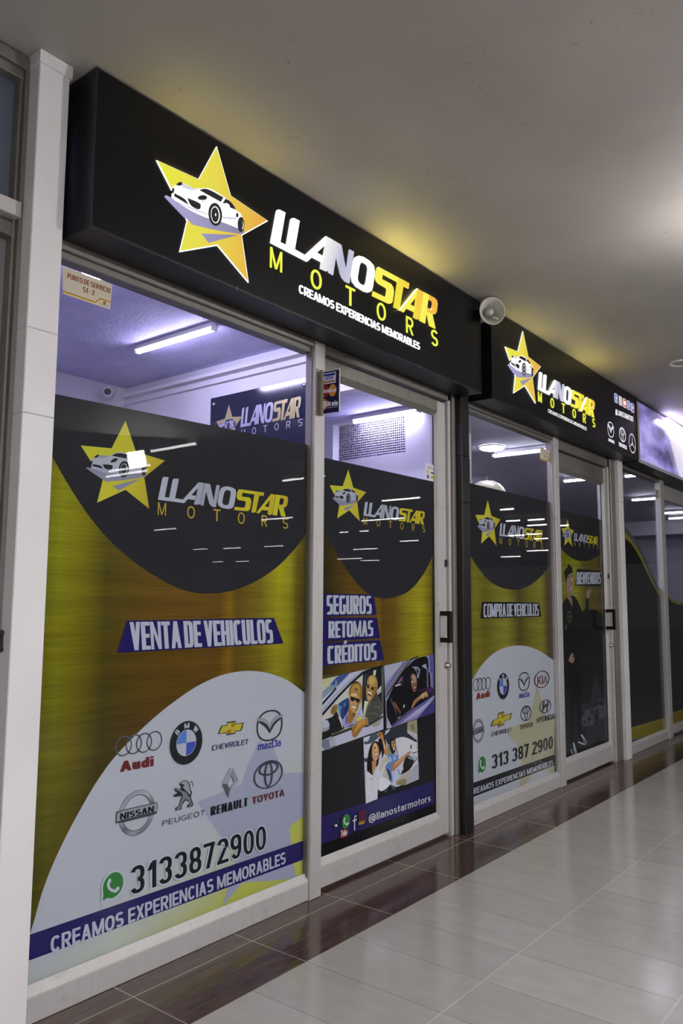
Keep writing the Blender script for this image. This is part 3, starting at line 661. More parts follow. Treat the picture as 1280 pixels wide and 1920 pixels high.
wn = thing('window_2', (2.2, .03, 0), 'large shop window with gold and black printed sheet and long phone number', 'window', None, 'structure')
m = MB()
frame_box(m, 1.49, 2.95, 0, .085, M_alu, 0.0); m.face([(1.49, .0, .087), (2.95, .0, .087), (2.95, .02, .118), (1.49, .02, .118)], M_alu); m.box(1.49, 2.95, .003, .07, .0, .086, M_alu)
m.box(1.49, 2.95, .045, .07, .08, .118, M_alu)
frame_box(m, 1.49, 2.95, 2.668, 2.705, M_alu_d, -.005); frame_box(m, 1.49, 2.95, 2.64, 2.668, M_steel, .012)
frame_box(m, 2.944, 2.952, .1, 2.66, M_alu_d, .006, .045, .001); frame_box(m, 1.49, 1.53, .1, 2.66, M_alu_d, .006)
part('frame', m, wn)
part('pane', bx(1.52, 2.948, .022, .027, .1, 2.65, M_glass), wn)
m = MB(); frame_box(m, 2.95, 3.03, 0, 2.70, M_alu, -.012, .045, .004); part('mullion', m, wn)
sh = Sheet(facade(.033), wn)
sh.begin('printed_film')
sh.add([(1.45, 1.5), (2.96, 1.5), (2.96, 2.02), (1.45, 2.02)], GOLD1)
sh.add([(1.45, .1), (2.96, .1), (2.96, 1.5), (1.45, 1.5)], GOLD1)
sh.add(curvy("1.5128 2.134 2.9624 2.1697 2.969 1.7449 2.9515 1.7297 2.9 1.678 2.8497 1.6321 2.736 1.5493 2.5974 1.4806 2.4524 1.4365 2.3157 1.4219 2.1863 1.4332 2.0631 1.4739 1.9346 1.5347 1.8233 1.606 1.7163 1.6999 1.623 1.8074 1.5652 1.8855 1.5121 1.9706"), CHAR)
WGRAD = grad('white print fading to yellow', (2.1, .4), (2.25, .0), [(0, '#a3a3ab'), (.45, '#a6a79a'), (.8, '#a5a566'), (1, '#a8a84a')])
sh.add(curvy("1.5468 0.0715 1.5461 0.2534 1.5654 0.3196 1.585 0.3868 1.6185 0.4683 1.672 0.5646 1.7378 0.6627 1.7971 0.74 1.8648 0.8086 1.961 0.8805 2.0523 0.9384 2.1512 0.9901 2.2559 1.0353 2.3669 1.0673 2.4546 1.0793 2.554 1.0813 2.6749 1.0655 2.794 1.0309 2.883 0.9881 2.9436 0.9512 2.9583 0.0528"), WGRAD)
sh.add("2.9412 0.4381 2.947 0.0897 2.8953 0.1053 2.8505 0.3597", ink('#a5a54c'))
sh.add("2.423 0.1706 2.8286 0.1568 2.8954 0.1031 2.4247 0.115", ink('#a5a54c'))
LAV = ink('#8f8fa2')
sh.add("2.6533 0.7383 2.7301 0.7277 2.8039 0.5962 2.9425 0.5791 2.9459 0.3741 2.8409 0.3483 2.8011 0.3413", LAV)
sh.add("2.7239 0.7308 2.6334 0.763 2.5648 0.6698 2.5285 0.5937 2.2772 0.5674 2.4161 0.3979 2.5205 0.3352 2.4319 0.1129 2.5474 0.1781 2.8953 0.1053 2.8457 0.3384 2.9412 0.4381 2.939 0.5688 2.7942 0.5971", LAV)
sh.add("1.536 0.2741 2.9495 0.2636 2.9509 0.1769 1.5404 0.191", NAVY)
PM = print_mats('window', 1.664, 2.058, 1.95)
sh.begin('star_emblem'); star_emblem(sh, 1.664, 1.963, .394, PM)
sh.begin('wordmark'); wordmark(sh, 2.027, 1.796, .766, PM)
sh.begin('banner'); sh.add("1.8978 1.3148 2.7204 1.3137 2.7886 1.1928 1.8572 1.1944", NAVY); sh.text('VENTA DE VEHICULOS', "1.9222 1.2002 2.7198 1.1977 1.9089 1.3092", IMPACT, PALE)
sh.begin('maker_emblem')
cs = [P("1.9022 0.8443 1.9491 0.8447 1.9976 0.8432 2.0473 0.8442")[i] for i in range(4)]; tp = P("1.9006 0.8832")[0]
rings(sh, cs, rad(cs[0], tp)*.98, ink('#4a4a55')); sh.text('Audi', "1.8899 0.7497 2.0472 0.7483 1.889 0.788", HEAVY, ink('#5e1c1c'))
sh.begin('maker_emblem'); c = P("2.2101 0.8148")[0]; roundel(sh, c, rad(c, P("2.2071 0.9011")[0]), rad(c, P("2.2084 0.8649")[0]))
sh.begin('maker_emblem'); crossbar_emblem(sh, "2.382 0.827 2.4013 0.8606 2.4342 0.8593 2.4351 0.8724 2.4865 0.8723 2.4869 0.8585 2.5371 0.8591 2.5233 0.8243 2.4869 0.8249 2.4872 0.816 2.4337 0.8151 2.4334 0.8259")
sh.text('CHEVROLET', "2.3499 0.7631 2.5685 0.762 2.35 0.7847", SQUARE, ink('#23204f'), slant=.1)
sh.begin('maker_emblem'); c = P("2.7032 0.826")[0]; q = P("2.7892 0.8268 2.7017 0.895"); winged(sh, c, abs(q[0][0]-c[0]), abs(q[1][1]-c[1]), ink('#26262e'), ink('#85858f'), .1)
sh.text('mazDa', "2.6276 0.7255 2.7785 0.7245 2.6282 0.7582", SQUARE, ink('#282c80'))
sh.begin('maker_emblem'); c = P("1.9746 0.5863")[0]; r = rad(c, P("1.9712 0.6699")[0])
CHR = grad('printed chrome ring', (c[0]-r*.6, c[1]+r), (c[0]+r*.5, c[1]-r), [(0, '#7d7d86'), (.35, '#9a9aa2'), (.6, '#55555e'), (.8, '#8a8a93'), (1, '#33333b')])
sh.circ(c, r*1.0, ink('#45454d'), r*.77); sh.circ(c, r*.985, CHR, r*.8)
sh.add("1.8775 0.5666 1.8778 0.6079 1.9066 0.6099 2.0701 0.6071 2.0729 0.5856 2.0679 0.5635 2.0412 0.562 1.9087 0.563", ink('#3a3a44')); sh.add("1.8822 0.6027 1.9068 0.6064 2.0687 0.6038 2.0691 0.5729 1.9082 0.5745 1.8818 0.5714", ink('#85858f'))
sh.text('NISSAN', "1.8957 0.5757 2.0541 0.5734 1.8958 0.5986", HEAVY, ink('#131318'))
sh.begin('maker_emblem')
lion = P("2.1788 0.6591 2.1917 0.6662 2.2062 0.6675 2.2218 0.6611 2.2333 0.645 2.2381 0.6254 2.2479 0.6111 2.2416 0.5997 2.241 0.5929 2.2545 0.5659 2.2523 0.5563 2.2238 0.5562 2.2235 0.5656 2.2409 0.571 2.2144 0.5876 2.1951 0.5711 2.1924 0.5556 2.1622 0.556 2.1618 0.5683 2.1767 0.57 2.1842 0.5886 2.1938 0.6078 2.1509 0.6111 2.1486 0.6192 2.1707 0.6235 2.1519 0.6382 2.1598 0.6455 2.1888 0.6326 2.1836 0.6413 2.1905 0.6441 2.1807 0.6526")
sh.add(lion, ink('#26262d')); lx = sum(a for a, b in lion)/len(lion); lz = sum(b for a, b in lion)/len(lion)
sh.add("2.1838 0.6583 2.1939 0.6637 2.2063 0.6644 2.2181 0.6586 2.2282 0.6453 2.2331 0.6256 2.2403 0.6125 2.2355 0.6039 2.2203 0.6192 2.2075 0.6308 2.1967 0.6421 2.2068 0.6481 2.1963 0.653", ink('#8b8b94'))
sh.add("2.1567 0.6405 2.1639 0.6423 2.1889 0.6298 2.2141 0.6187 2.2337 0.5949 2.2494 0.5669 2.248 0.5603 2.2287 0.559 2.2443 0.5694 2.2172 0.5902 2.2088 0.5917 2.1909 0.5734 2.1873 0.5596 2.167 0.5587 2.1667 0.5658 2.1809 0.5683 2.1884 0.5863 2.1987 0.6091 2.185 0.6255", ink('#6d6d77'))
sh.line("2.233 0.6514 2.2387 0.6573 2.2456 0.6549 2.2485 0.644 2.2522 0.6348", .003, ink('#3a3a42'))
sh.text('PEUGEOT', "2.0972 0.5102 2.3191 0.5085 2.0976 0.5311", LIGHT, ink('#1f1c42'))
sh.begin('maker_emblem')
for pts, cc in (("2.457 0.6764 2.4759 0.6718 2.4616 0.6475 2.4426 0.6128 2.4136 0.6152 2.4214 0.6279", '#8e8e98'), ("2.4759 0.6718 2.5108 0.6127 2.4823 0.6142 2.4616 0.6475", '#7c7c86'), ("2.5108 0.6127 2.4722 0.5547 2.4522 0.5545 2.4587 0.5869 2.4823 0.6142", '#93939c'), ("2.4136 0.6152 2.4426 0.6128 2.4587 0.5869 2.4522 0.5545 2.4465 0.5578", '#4c4c54')):
    sh.add(pts, ink(cc), lift=cc == '#8e8e98')
sh.line("2.4426 0.6128 2.4616 0.6475 2.4823 0.6142", .0022, ink('#2c2c33')); sh.line("2.4823 0.6142 2.4588 0.5852", .0018, ink('#2c2c33'))
sh.text('RENAULT', "2.3511 0.4986 2.57 0.4963 2.3513 0.5344", Style(.26, .1, 2.6, .85, .1), ink('#121216'))
sh.begin('maker_emblem'); c = P("2.6986 0.6094")[0]; q = P("2.7946 0.6072 2.6972 0.6708"); ovals(sh, c, abs(q[0][0]-c[0]), abs(q[1][1]-c[1]), ink('#34343d'), .09)
sh.text('TOYOTA', "2.5965 0.498 2.8077 0.4958 2.5957 0.5286", ARIAL, ink('#541a20'))
sh.begin('messaging_icon'); c = P("1.8757 0.3475")[0]; chat_icon(sh, c, rad(c, P("1.8737 0.3923")[0]), P("1.8328 0.304")[0])
sh.begin('phone_number'); box = P("1.9549 0.2891 2.6897 0.2897 1.9506 0.3909"); hg = (box[2][1]-box[0][1])*.055
ARIAL_H = Style(.165+.1, .135+.09, 2.3, .95+.16, 0, .3); HB = [(box[0][0]-hg, box[0][1]-hg), (box[1][0]+hg, box[1][1]-hg), (box[2][0]-hg, box[2][1]+hg)]
sh.text('3133872900', HB, ARIAL_H, ink('#abacb8')); sh.text('3133872900', box, DIGIT, BLACKP)
sh.begin('slogan'); sh.text('CREAMOS EXPERIENCIAS MEMORABLES', "1.6289 0.1898 2.8211 0.1918 1.6262 0.2428", ARIAL, ink('#a2a2b4'))
film1 = sh.finish()

# first shop: sliding glass door
dr = thing('door_1', (3.6, .03, 0), 'aluminium glass door with printed car photographs beside the black pillar', 'door', None, 'structure')
def glass_door(dr, x0, x1, gx1, jx1, ztop, zg0, zg1, glassmat, hz0, hz1, hx):
    m = MB(); yy = .022
    m.box(x0, x1, yy, .075, .016, zg0-.035, M_alu, .003); m.face([(x0, yy, zg0-.034), (gx1+.012, yy, zg0-.034), (gx1, .042, zg0), (x0, .042, zg0)], M_alu)
    part('bottom_rail', m, dr)
    m = MB(); m.box(x0, x1, yy, .075, zg1+.03, ztop, M_alu_d, .003); m.face([(x0, yy, zg1+.03), (gx1+.012, yy, zg1+.03), (gx1, .042, zg1), (x0, .042, zg1)], M_steel); part('top_rail', m, dr)
    m = MB(); m.box(gx1+.012, x1, yy-.002, .076, .018, ztop-.002, M_alu, .003); m.face([(gx1+.012, yy, .12), (gx1+.012, yy, zg1+.03), (gx1, .042, zg1), (gx1, .042, zg0)], M_alu); m.box(gx1-.004, gx1+.0, .041, .05, zg0, zg1, M_darkm); part('stile', m, dr)
    m = MB(); m.box(x0-.03, x0+.03, yy+.006, .075, .018, ztop-.004, M_alu_d, .003); part('stile', m, dr)
    part('pane', bx(x0, gx1+.01, .042, .047, zg0-.03, zg1+.03, glassmat), dr)
    m = MB(); m.box(x1+.002, x1+.03, .0, .1, 0, 2.7, M_alu, .003); m.box(x1+.03, jx1, -.016, .1, 0, 2.7, M_alu_d, .003); m.box(x0, jx1, .0, .1, ztop+.012, 2.702, M_steel, .003); part('jamb', m, dr)
    m = MB(); m.box(x1-.022, x1-.006, yy-.012, yy, hz1+.27, hz1+.315, M_darkm, .002); part('latch', m, dr, 'small dark latch')
    m = MB(); b = plain('black handle', '#0a0a0c', .3)
    m.box(hx-.014, hx+.014, -.055, -.033, hz0, hz1, b, .003); hp = part('handle', m, dr, 'black pull handle')
    for z in (hz0+.015, hz1-.015):
        m = MB(); m.box(hx-.011, hx+.011, -.034, yy, z-.014, z+.014, b); so = m.build('standoff'); so.parent = hp
    m = MB(); m.sweep_ring((hx+.055, yy, hz0-.14), (0, -1, 0), [(.02, 0), (.02, .008), (.014, .012), (.012, .03), (.008, .032), (0, .032)], plain('lock chrome', '#b0b0b0', .25, .9)); lk = part('lock', m, dr, 'round chrome lock cylinder')
    m = MB(); m.box(hx+.053, hx+.057, yy-.034, yy-.0315, hz0-.147, hz0-.133, M_darkm); kh = m.build('keyhole'); kh.parent = lk
    return hp
glass_door(dr, 3.045, 4.262, 4.155, 4.338, 2.645, .152, 2.545, M_glass_c, 1.145, 1.335, 4.19)
sh = Sheet(facade(.054), dr, .00005)
sh.begin('printed_film')
sh.add([(3.04, 1.0), (4.17, 1.0), (4.17, 2.0), (3.04, 2.0)], GOLD2)
sh.add(curvy("3.011 2.1286 4.1776 2.1323 4.1916 1.7103 4.1748 1.6963 4.076 1.5799 3.9655 1.4925 3.8744 1.4464 3.7864 1.4227 3.687 1.4093 3.5911 1.4104 3.4982 1.4299 3.4209 1.4672 3.3454 1.5185 3.2475 1.6048 3.176 1.675 3.1117 1.7498 3.0148 1.8734"), CHAR)
FADE = grad('gold print fading to black', (3.5, 1.02), (3.5, .86), [(0, '#4a3c10'), (1, '#141318')])
sh.add([(3.04, .8), (4.17, .8), (4.17, 1.02), (3.04, 1.02)], FADE)
sh.add([(3.04, .12), (4.17, .12), (4.17, .86), (3.04, .86)], plain('black print', '#161518', .6, 0, 1, .06))
sh.add("3.0797 0.3377 4.1842 0.3315 4.1822 0.1975 3.0815 0.2079", NAVY)
PM2 = print_mats('door', 3.151, 3.47, 1.97)
sh.begin('star_emblem'); star_emblem(sh, 3.151, 1.99, .319, PM2)
sh.begin('wordmark'); wordmark(sh, 3.442, 1.856, .613, PM2)
for bn, tx, bxs in (("3.0942 1.4297 3.5369 1.4291 3.5663 1.3177 3.0957 1.3143", 'SEGUROS', "3.1323 1.3239 3.5208 1.323 3.1312 1.4225"), ("3.0958 1.3081 3.5699 1.3027 3.5995 1.1893 3.0973 1.1903", 'RETOMAS', "3.1488 1.2047 3.535 1.203 3.1478 1.2897"), ("3.0974 1.1822 3.5995 1.1791 3.6353 1.0682 3.0989 1.0688", 'CRÉDITOS', "3.1413 1.075 3.5666 1.0734 3.1402 1.1661")):
    sh.begin('banner'); sh.add(bn, NAVY); sh.text(tx, bxs, IMPACT, PALE)

def pic(sh, items):
    for it in items:
        if it[0] == 'L': sh.line(it[1], it[3], ink(it[2]))
        else: sh.add(curvy(it[1], 62, 4), ink(it[0]))
sh.begin('photograph', 'printed photo of two people leaning out of a white car window')
pic(sh, [
 ('#aaa8bb', "3.0674 1.0001 3.1041 1.0028 3.6242 1.039 3.6305 0.6944 3.1022 0.6522 3.0722 0.6498"),
 ('#b0ab84', "3.0674 1.0001 3.1041 1.0028 3.2176 1.0098 3.107 0.9465 3.0684 0.9281"), ('#3b4c82', "3.1684 0.9745 3.2313 1.0102 3.3292 1.0191 3.2182 0.9567 3.1075 0.911 3.0689 0.893 3.0686 0.9119 3.1072 0.9301"), ('#77848f', "3.0684 0.9281 3.1071 0.9438 3.1729 0.9714 3.2114 0.9544 3.1075 0.9083 3.0689 0.8903"), ('#8d9494', "3.2023 0.9552 3.211 0.9935 3.2179 0.9818 3.2159 0.9568"),
 ('L', "3.0693 0.8632 3.1035 0.8815 3.1823 0.9291 3.2137 0.9514", '#15151c', .012),
 ('#b4b2a8', "3.1042 0.8271 3.2323 0.9066 3.3344 0.9601 3.4409 1.0057 3.5111 1.021 3.6174 1.0313 3.6226 0.7802 3.4767 0.7376 3.189 0.7246 3.1052 0.7513"),
 ('#1b1f24', "3.4409 1.0028 3.5111 1.0216 3.6174 1.0313 3.6226 0.7802 3.4468 0.7902 3.4318 0.838"), ('#3c4444', "3.4558 1.0017 3.4683 1.0023 3.4636 0.9339 3.4536 0.9347"), ('#10131a', "3.5624 1.0182 3.5884 1.0256 3.6121 1 3.6094 0.952 3.5833 0.9241 3.5625 0.9735"),
 ('#b9c4a0', "3.5367 1.0169 3.5614 1.0198 3.5547 0.9889 3.5341 0.9933"), ('#a0a8a8', "3.5677 0.9076 3.6095 0.9325 3.6095 0.898 3.5729 0.8833"), ('#58594c', "3.6121 1.0361 3.6306 1.0365 3.6305 0.7764 3.6121 0.7783"),
 ('L', "3.07 0.812 3.1085 0.8321 3.2323 0.908 3.3296 0.9619 3.4359 1.0089 3.506 1.0249 3.6242 1.0354", '#16161a', .014), ('L', "3.0868 0.8371 3.2185 0.9232 3.3201 0.974 3.4359 1.0192 3.506 1.0331", '#77757c', .004),
 ('#14161a', "3.1263 0.803 3.1881 0.8126 3.2148 0.8374 3.2518 0.7862 3.2844 0.7405 3.189 0.726 3.1269 0.7541"),
 ('#c3c29c', "3.4564 0.8646 3.4863 0.8559 3.5065 0.8481 3.4567 0.7775 3.4467 0.7989"), ('#45423c', "3.4864 0.8472 3.5268 0.858 3.5626 0.8902 3.599 0.8571 3.6121 0.7753 3.5576 0.7458 3.4817 0.7341 3.4716 0.773 3.4518 0.7781"),
 ('L', "3.5065 0.8511 3.4715 0.8166 3.4592 0.7773", '#8d8a84', .004), ('L', "3.5626 0.8546 3.599 0.8392 3.6068 0.8176", '#66625a', .006), ('L', "3.5473 0.8265 3.5886 0.8165 3.6042 0.7911", '#66625a', .006), ('L', "3.5067 0.7896 3.5473 0.7911 3.5834 0.7695", '#625e56', .006), ('L', "3.5318 0.8693 3.573 0.8536 3.5886 0.8283", '#2c2a27', .005),
 ('#a07c44', "3.476 0.9505 3.4809 0.9735 3.4985 0.9899 3.5214 0.9942 3.5496 0.9863 3.5703 0.961 3.5729 0.931 3.5678 0.9016 3.5497 0.8854 3.5217 0.8643 3.4964 0.855 3.4788 0.8654 3.4712 0.8924 3.4686 0.9218"), ('#b59658', "3.4985 0.9781 3.5214 0.9883 3.5444 0.9778 3.5496 0.9536 3.5215 0.9439 3.4961 0.9548"), ('#7d5a2c', "3.5369 0.9102 3.5677 0.9165 3.5626 0.8961 3.5369 0.8777 3.5115 0.8623 3.5267 0.8874"),
 ('#3a1512', "3.475 0.9505 3.4987 0.9422 3.4962 0.9248 3.4786 0.9292"), ('#3a1512', "3.5124 0.9323 3.5409 0.9276 3.5379 0.9107 3.5165 0.9172"), ('L', "3.4987 0.9369 3.5124 0.9299", '#c9b8a8', .003), ('L', "3.5409 0.9252 3.5677 0.923", '#4a2018', .005),
 ('#cfc8bf', "3.4786 0.9122 3.4988 0.9061 3.519 0.8969 3.5114 0.8917 3.4862 0.9036"), ('#4a2018', "3.4862 0.8992 3.514 0.8915 3.5064 0.8857 3.4887 0.8908"), ('#c6b79c', "3.4888 0.8806 3.5014 0.8809 3.4989 0.8694 3.4888 0.8718"),
 ('#24386f', "3.2281 0.8694 3.2739 0.8846 3.3136 0.8936 3.3256 0.8599 3.3071 0.8194 3.2656 0.786 3.2423 0.815 3.2284 0.8443"), ('#3f7a5a', "3.2741 0.8705 3.2927 0.8715 3.2882 0.8523 3.2742 0.8508"), ('#4a66a8', "3.2374 0.8573 3.2649 0.8602 3.2559 0.8387 3.2422 0.8345"), ('#5f8a9a', "3.2236 0.8642 3.2373 0.8685 3.2515 0.8168 3.2378 0.8155"), ('#18254e', "3.2836 0.8443 3.3115 0.8528 3.3024 0.8255 3.2792 0.8167"),
 ('#8f88bd', "3.2656 0.786 3.3118 0.8189 3.3075 0.7686 3.3311 0.7589 3.369 0.7787 3.4171 0.8366 3.4493 0.7813 3.437 0.7682 3.3596 0.7598 3.2844 0.7405"), ('#b7b04a', "3.3786 0.7776 3.4076 0.7944 3.4419 0.7763 3.3884 0.7594"), ('#aaa6c8', "3.4074 0.8232 3.427 0.8154 3.4419 0.7821 3.4173 0.7905"), ('#5a4a94', "3.2933 0.7955 3.3072 0.8081 3.3052 0.7689 3.2936 0.759"), ('#3e3a86', "3.2937 0.7422 3.3359 0.7541 3.3596 0.757 3.3549 0.7476"),
 ('#8f6129', "3.321 0.8462 3.3497 0.8149 3.3808 0.8087 3.3594 0.7797 3.3311 0.7589 3.3075 0.7686 3.3119 0.8076"), ('#6b4318', "3.3497 0.8149 3.3808 0.8087 3.3666 0.7875 3.3498 0.795"),
 ('#866326', "3.3168 0.9061 3.3274 0.945 3.3534 0.9658 3.3969 0.9676 3.4264 0.9485 3.4354 0.9188 3.4243 0.8676 3.4097 0.8488 3.4021 0.8985 3.3348 0.9073"), ('#a37d3d', "3.33 0.9163 3.3488 0.949 3.3872 0.9574 3.4117 0.9381 3.4168 0.903 3.3778 0.9179"), ('#4e3a1a', "3.3391 0.9612 3.3774 0.974 3.4067 0.9617 3.3679 0.9618"), ('#6b3a2a', "3.3584 0.9339 3.3873 0.9372 3.3971 0.922 3.3729 0.9255"),
 ('#ae8653', "3.323 0.9027 3.3395 0.9155 3.3875 0.9113 3.4085 0.8893 3.4087 0.8518 3.3808 0.8145 3.3545 0.8121 3.3305 0.8353 3.3198 0.8774"), ('#c9a873', "3.3347 0.9102 3.3778 0.9093 3.3876 0.894 3.3396 0.8984"), ('#8e6432', "3.3878 0.8596 3.4072 0.8577 3.388 0.8223 3.3688 0.8143 3.3783 0.8347"),
 ('#140f0e', "3.3291 0.9007 3.3587 0.8909 3.4096 0.8776 3.4087 0.8619 3.3902 0.8599 3.3694 0.8785 3.3541 0.8708 3.3326 0.8777"), ('#ddd6d8', "3.3423 0.8531 3.3792 0.8432 3.3711 0.832 3.3495 0.8391"), ('L', "3.3375 0.8573 3.359 0.8452 3.383 0.8457", '#7a4428', .003),
 ('#86682f', "3.1677 0.8381 3.1875 0.865 3.219 0.8689 3.2215 0.845 3.1925 0.819 3.1768 0.8248"), ('L', "3.1831 0.8572 3.2057 0.8439", '#4e3a14', .004), ('L', "3.1743 0.8443 3.1969 0.831", '#4e3a14', .004),
 ('L', "3.2333 0.8049 3.2659 0.7483", '#b8b6b0', .008), ('#8e8e95', "3.0702 0.7932 3.1046 0.7973 3.1395 0.7988 3.1582 0.7776 3.1554 0.7506 3.1053 0.7454 3.071 0.7394"), ('#a8a8b8', "3.1046 0.7968 3.1373 0.7977 3.1529 0.7782 3.1509 0.7648 3.1051 0.7621"), ('#0f0f13', "3.071 0.7368 3.1053 0.7446 3.171 0.7474 3.1758 0.7153 3.1058 0.7049 3.0715 0.7019"),
 ('L', "3.1758 0.7167 3.3597 0.7357 3.4817 0.7327 3.6226 0.7638", '#2b2a25', .014), ('L', "3.1801 0.7243 3.3597 0.7428", '#6b6a55', .004), ('#8d8a82', "3.5119 0.7335 3.5577 0.7429 3.62 0.7596 3.5886 0.7246 3.5474 0.7176"),
 ('#96662a', "3.4716 0.773 3.4842 0.7382 3.4372 0.725 3.408 0.7028 3.372 0.6846 3.3505 0.6958 3.3417 0.7336 3.3787 0.7619 3.437 0.7682"), ('#b3853f', "3.3884 0.7594 3.4568 0.766 3.4668 0.7475 3.4079 0.7314 3.3791 0.7064 3.3599 0.7031"), ('L', "3.36 0.6974 3.4031 0.7262", '#583a12', .004), ('L', "3.3465 0.7161 3.3884 0.7479", '#583a12', .004), ('L', "3.3816 0.6876 3.4177 0.713", '#583a12', .003),
 ('L', "3.4741 0.7756 3.4867 0.7336", '#8d8a84', .006), ('#666a7a', "3.0715 0.7019 3.1015 0.7033 3.1982 0.707 3.2085 0.6617 3.1325 0.6546 3.1019 0.6737 3.072 0.6698"), ('#9a98a0', "3.1538 0.7018 3.1982 0.7064 3.2076 0.6674 3.1631 0.6625"),
])
sh.begin('photograph', 'printed photo of a woman leaning out of a pale purple car window')
pic(sh, [
 ('#83809e', "3.6313 1.0372 4.1462 1.0737 4.16 0.7286 3.9631 0.7155 3.6987 0.6948 3.6543 0.6943"), ('#9c9cae', "3.6313 1.0372 3.8297 1.0521 3.6416 0.9239"), ('L', "3.6441 0.9031 3.8297 1.049", '#554b7c', .01), ('L', "3.6442 0.9296 3.7528 1.0021", '#6a6490', .006), ('L', "3.6529 0.8818 3.8745 1.0582", '#66625f', .016), ('L', "3.6493 0.8645 3.8406 1.0116 3.9029 1.0566 3.978 1.0704", '#1c1a2a', .008),
 ('#0d0c11', "3.6571 0.8432 3.7853 0.9727 3.8743 1.0249 3.9546 1.0576 4.0608 1.0668 4.0848 1.0569 4.113 0.8796 4.088 0.8151 3.9065 0.7767 3.6987 0.703 3.6622 0.7547 3.6544 0.8083"), ('#8e8ba6', "4.0608 1.0668 4.0849 1.0665 4.102 0.9696 4.0911 0.9704 4.0848 1.0537"),
 ('#7f8a9c', "3.9082 1.0136 3.9658 1.0116 3.9977 0.9955 3.9826 0.9464 3.9652 0.9451 3.9597 0.9792"), ('#18181e', "3.9569 0.995 3.9657 1.0038 3.983 0.9839 3.9683 0.9661"), ('#8b96a6', "4.0156 1.0148 4.0634 1.0237 4.072 0.9907 4.0362 1.0025"), ('#4f4a86', "4.0971 1.0703 4.1462 1.073 4.157 0.8728 4.119 0.8743"), ('#77749f', "4.108 0.9692 4.1294 0.9678 4.1374 0.8776 4.1252 0.8786"), ('L', "4.075 0.9937 4.0798 0.8823", '#6d7392', .012),
 ('#80506e', "3.758 0.9326 3.8072 0.9712 3.8043 0.9471 3.7797 0.9339"), ('L', "3.7391 0.9191 3.7933 0.9253", '#b3adb5', .009), ('L', "3.8069 0.9106 3.8182 0.9704", '#5d5a60', .004), ('#131217', "3.8294 0.994 3.8742 1.0126 3.9311 1.0059 3.9596 0.973 3.9651 0.9414 3.8847 0.8921 3.8179 0.9097"),
 ('#7d5746', "3.8965 0.9649 3.9194 0.9763 3.948 0.9613 3.9621 0.9292 3.9578 0.8984 3.9484 0.8713 3.9311 0.8703 3.913 0.8897 3.9019 0.9214"), ('#a5806c', "3.9165 0.9697 3.9422 0.9586 3.9506 0.9332 3.939 0.9185 3.9248 0.9351 3.9078 0.9549"), ('L', "3.8992 0.9385 3.9248 0.9428", '#1a1010', .004), ('#cfc6c0', "3.9031 0.9336 3.9202 0.9339 3.919 0.9263 3.9064 0.9241"), ('#551d22', "3.9261 0.8917 3.9544 0.8987 3.9461 0.8777 3.9329 0.8773"), ('#d8cfd0', "3.9302 0.892 3.952 0.897 3.9508 0.8928 3.933 0.8881"), ('L', "3.9303 0.9084 3.9504 0.913", '#5a3a30', .003),
 ('#2c1533', "3.9647 0.8886 4.0231 0.8806 4.0828 0.8858 4.1374 0.876 4.1585 0.8438 4.1182 0.8123 4.0819 0.8109 4.0704 0.8546 4.0111 0.8628 3.9646 0.8761"), ('#472250', "4.0707 0.8798 4.1191 0.8791 4.1372 0.8616 4.1066 0.8546 4.0765 0.8635"),
 ('#8d6a46', "4.0705 0.8625 4.0851 0.828 4.0225 0.8258 3.964 0.8111 3.9293 0.7898 3.9093 0.7749 3.9009 0.7895 3.9296 0.8205 3.9817 0.8405 4.0228 0.8556"), ('#ab8860', "4.0406 0.8572 4.0704 0.8546 4.0732 0.8386 4.0226 0.8337 3.9641 0.8235 4.0109 0.8441"), ('L', "4.0169 0.8498 4.0296 0.8221", '#cbbcab', .007),
 ('#6b3822', "3.7122 0.8365 3.7415 0.8263 3.7629 0.8033 3.7953 0.7701 3.7898 0.758 3.7574 0.783 3.7201 0.8194"), ('#8a5236', "3.7308 0.8273 3.7575 0.8038 3.7629 0.7884 3.7414 0.8054"), ('L', "3.6885 0.858 3.752 0.7627", '#3f4a68', .008), ('L', "3.7573 0.7443 3.768 0.7356 3.7871 0.75", '#b9b9c0', .003), ('#9aa0a8', "3.8201 0.8082 3.835 0.8082 3.8283 0.7907 3.8173 0.7888"),
 ('#746e9c', "3.6987 0.7022 3.9065 0.7737 4.088 0.8151 4.1584 0.8342 4.1602 0.7477 3.9632 0.717"), ('#918daf', "3.8059 0.7119 3.9405 0.7579 4.0818 0.7967 4.1428 0.8196 4.0695 0.7759 3.9518 0.7352"), ('L', "3.704 0.7001 3.9064 0.7706 4.067 0.8139", '#25204e', .008), ('L', "3.7411 0.6986 3.9177 0.7603 4.0879 0.8088", '#2c2656', .004), ('#343062', "3.9923 0.7308 4.1581 0.8182 4.16 0.7286 3.9632 0.7161"), ('#9694a8', "3.6543 0.706 3.6622 0.7518 3.7013 0.7004 3.6882 0.6946 3.6569 0.6954"),
])
sh.begin('photograph', 'printed photo of a laughing couple in a white car')
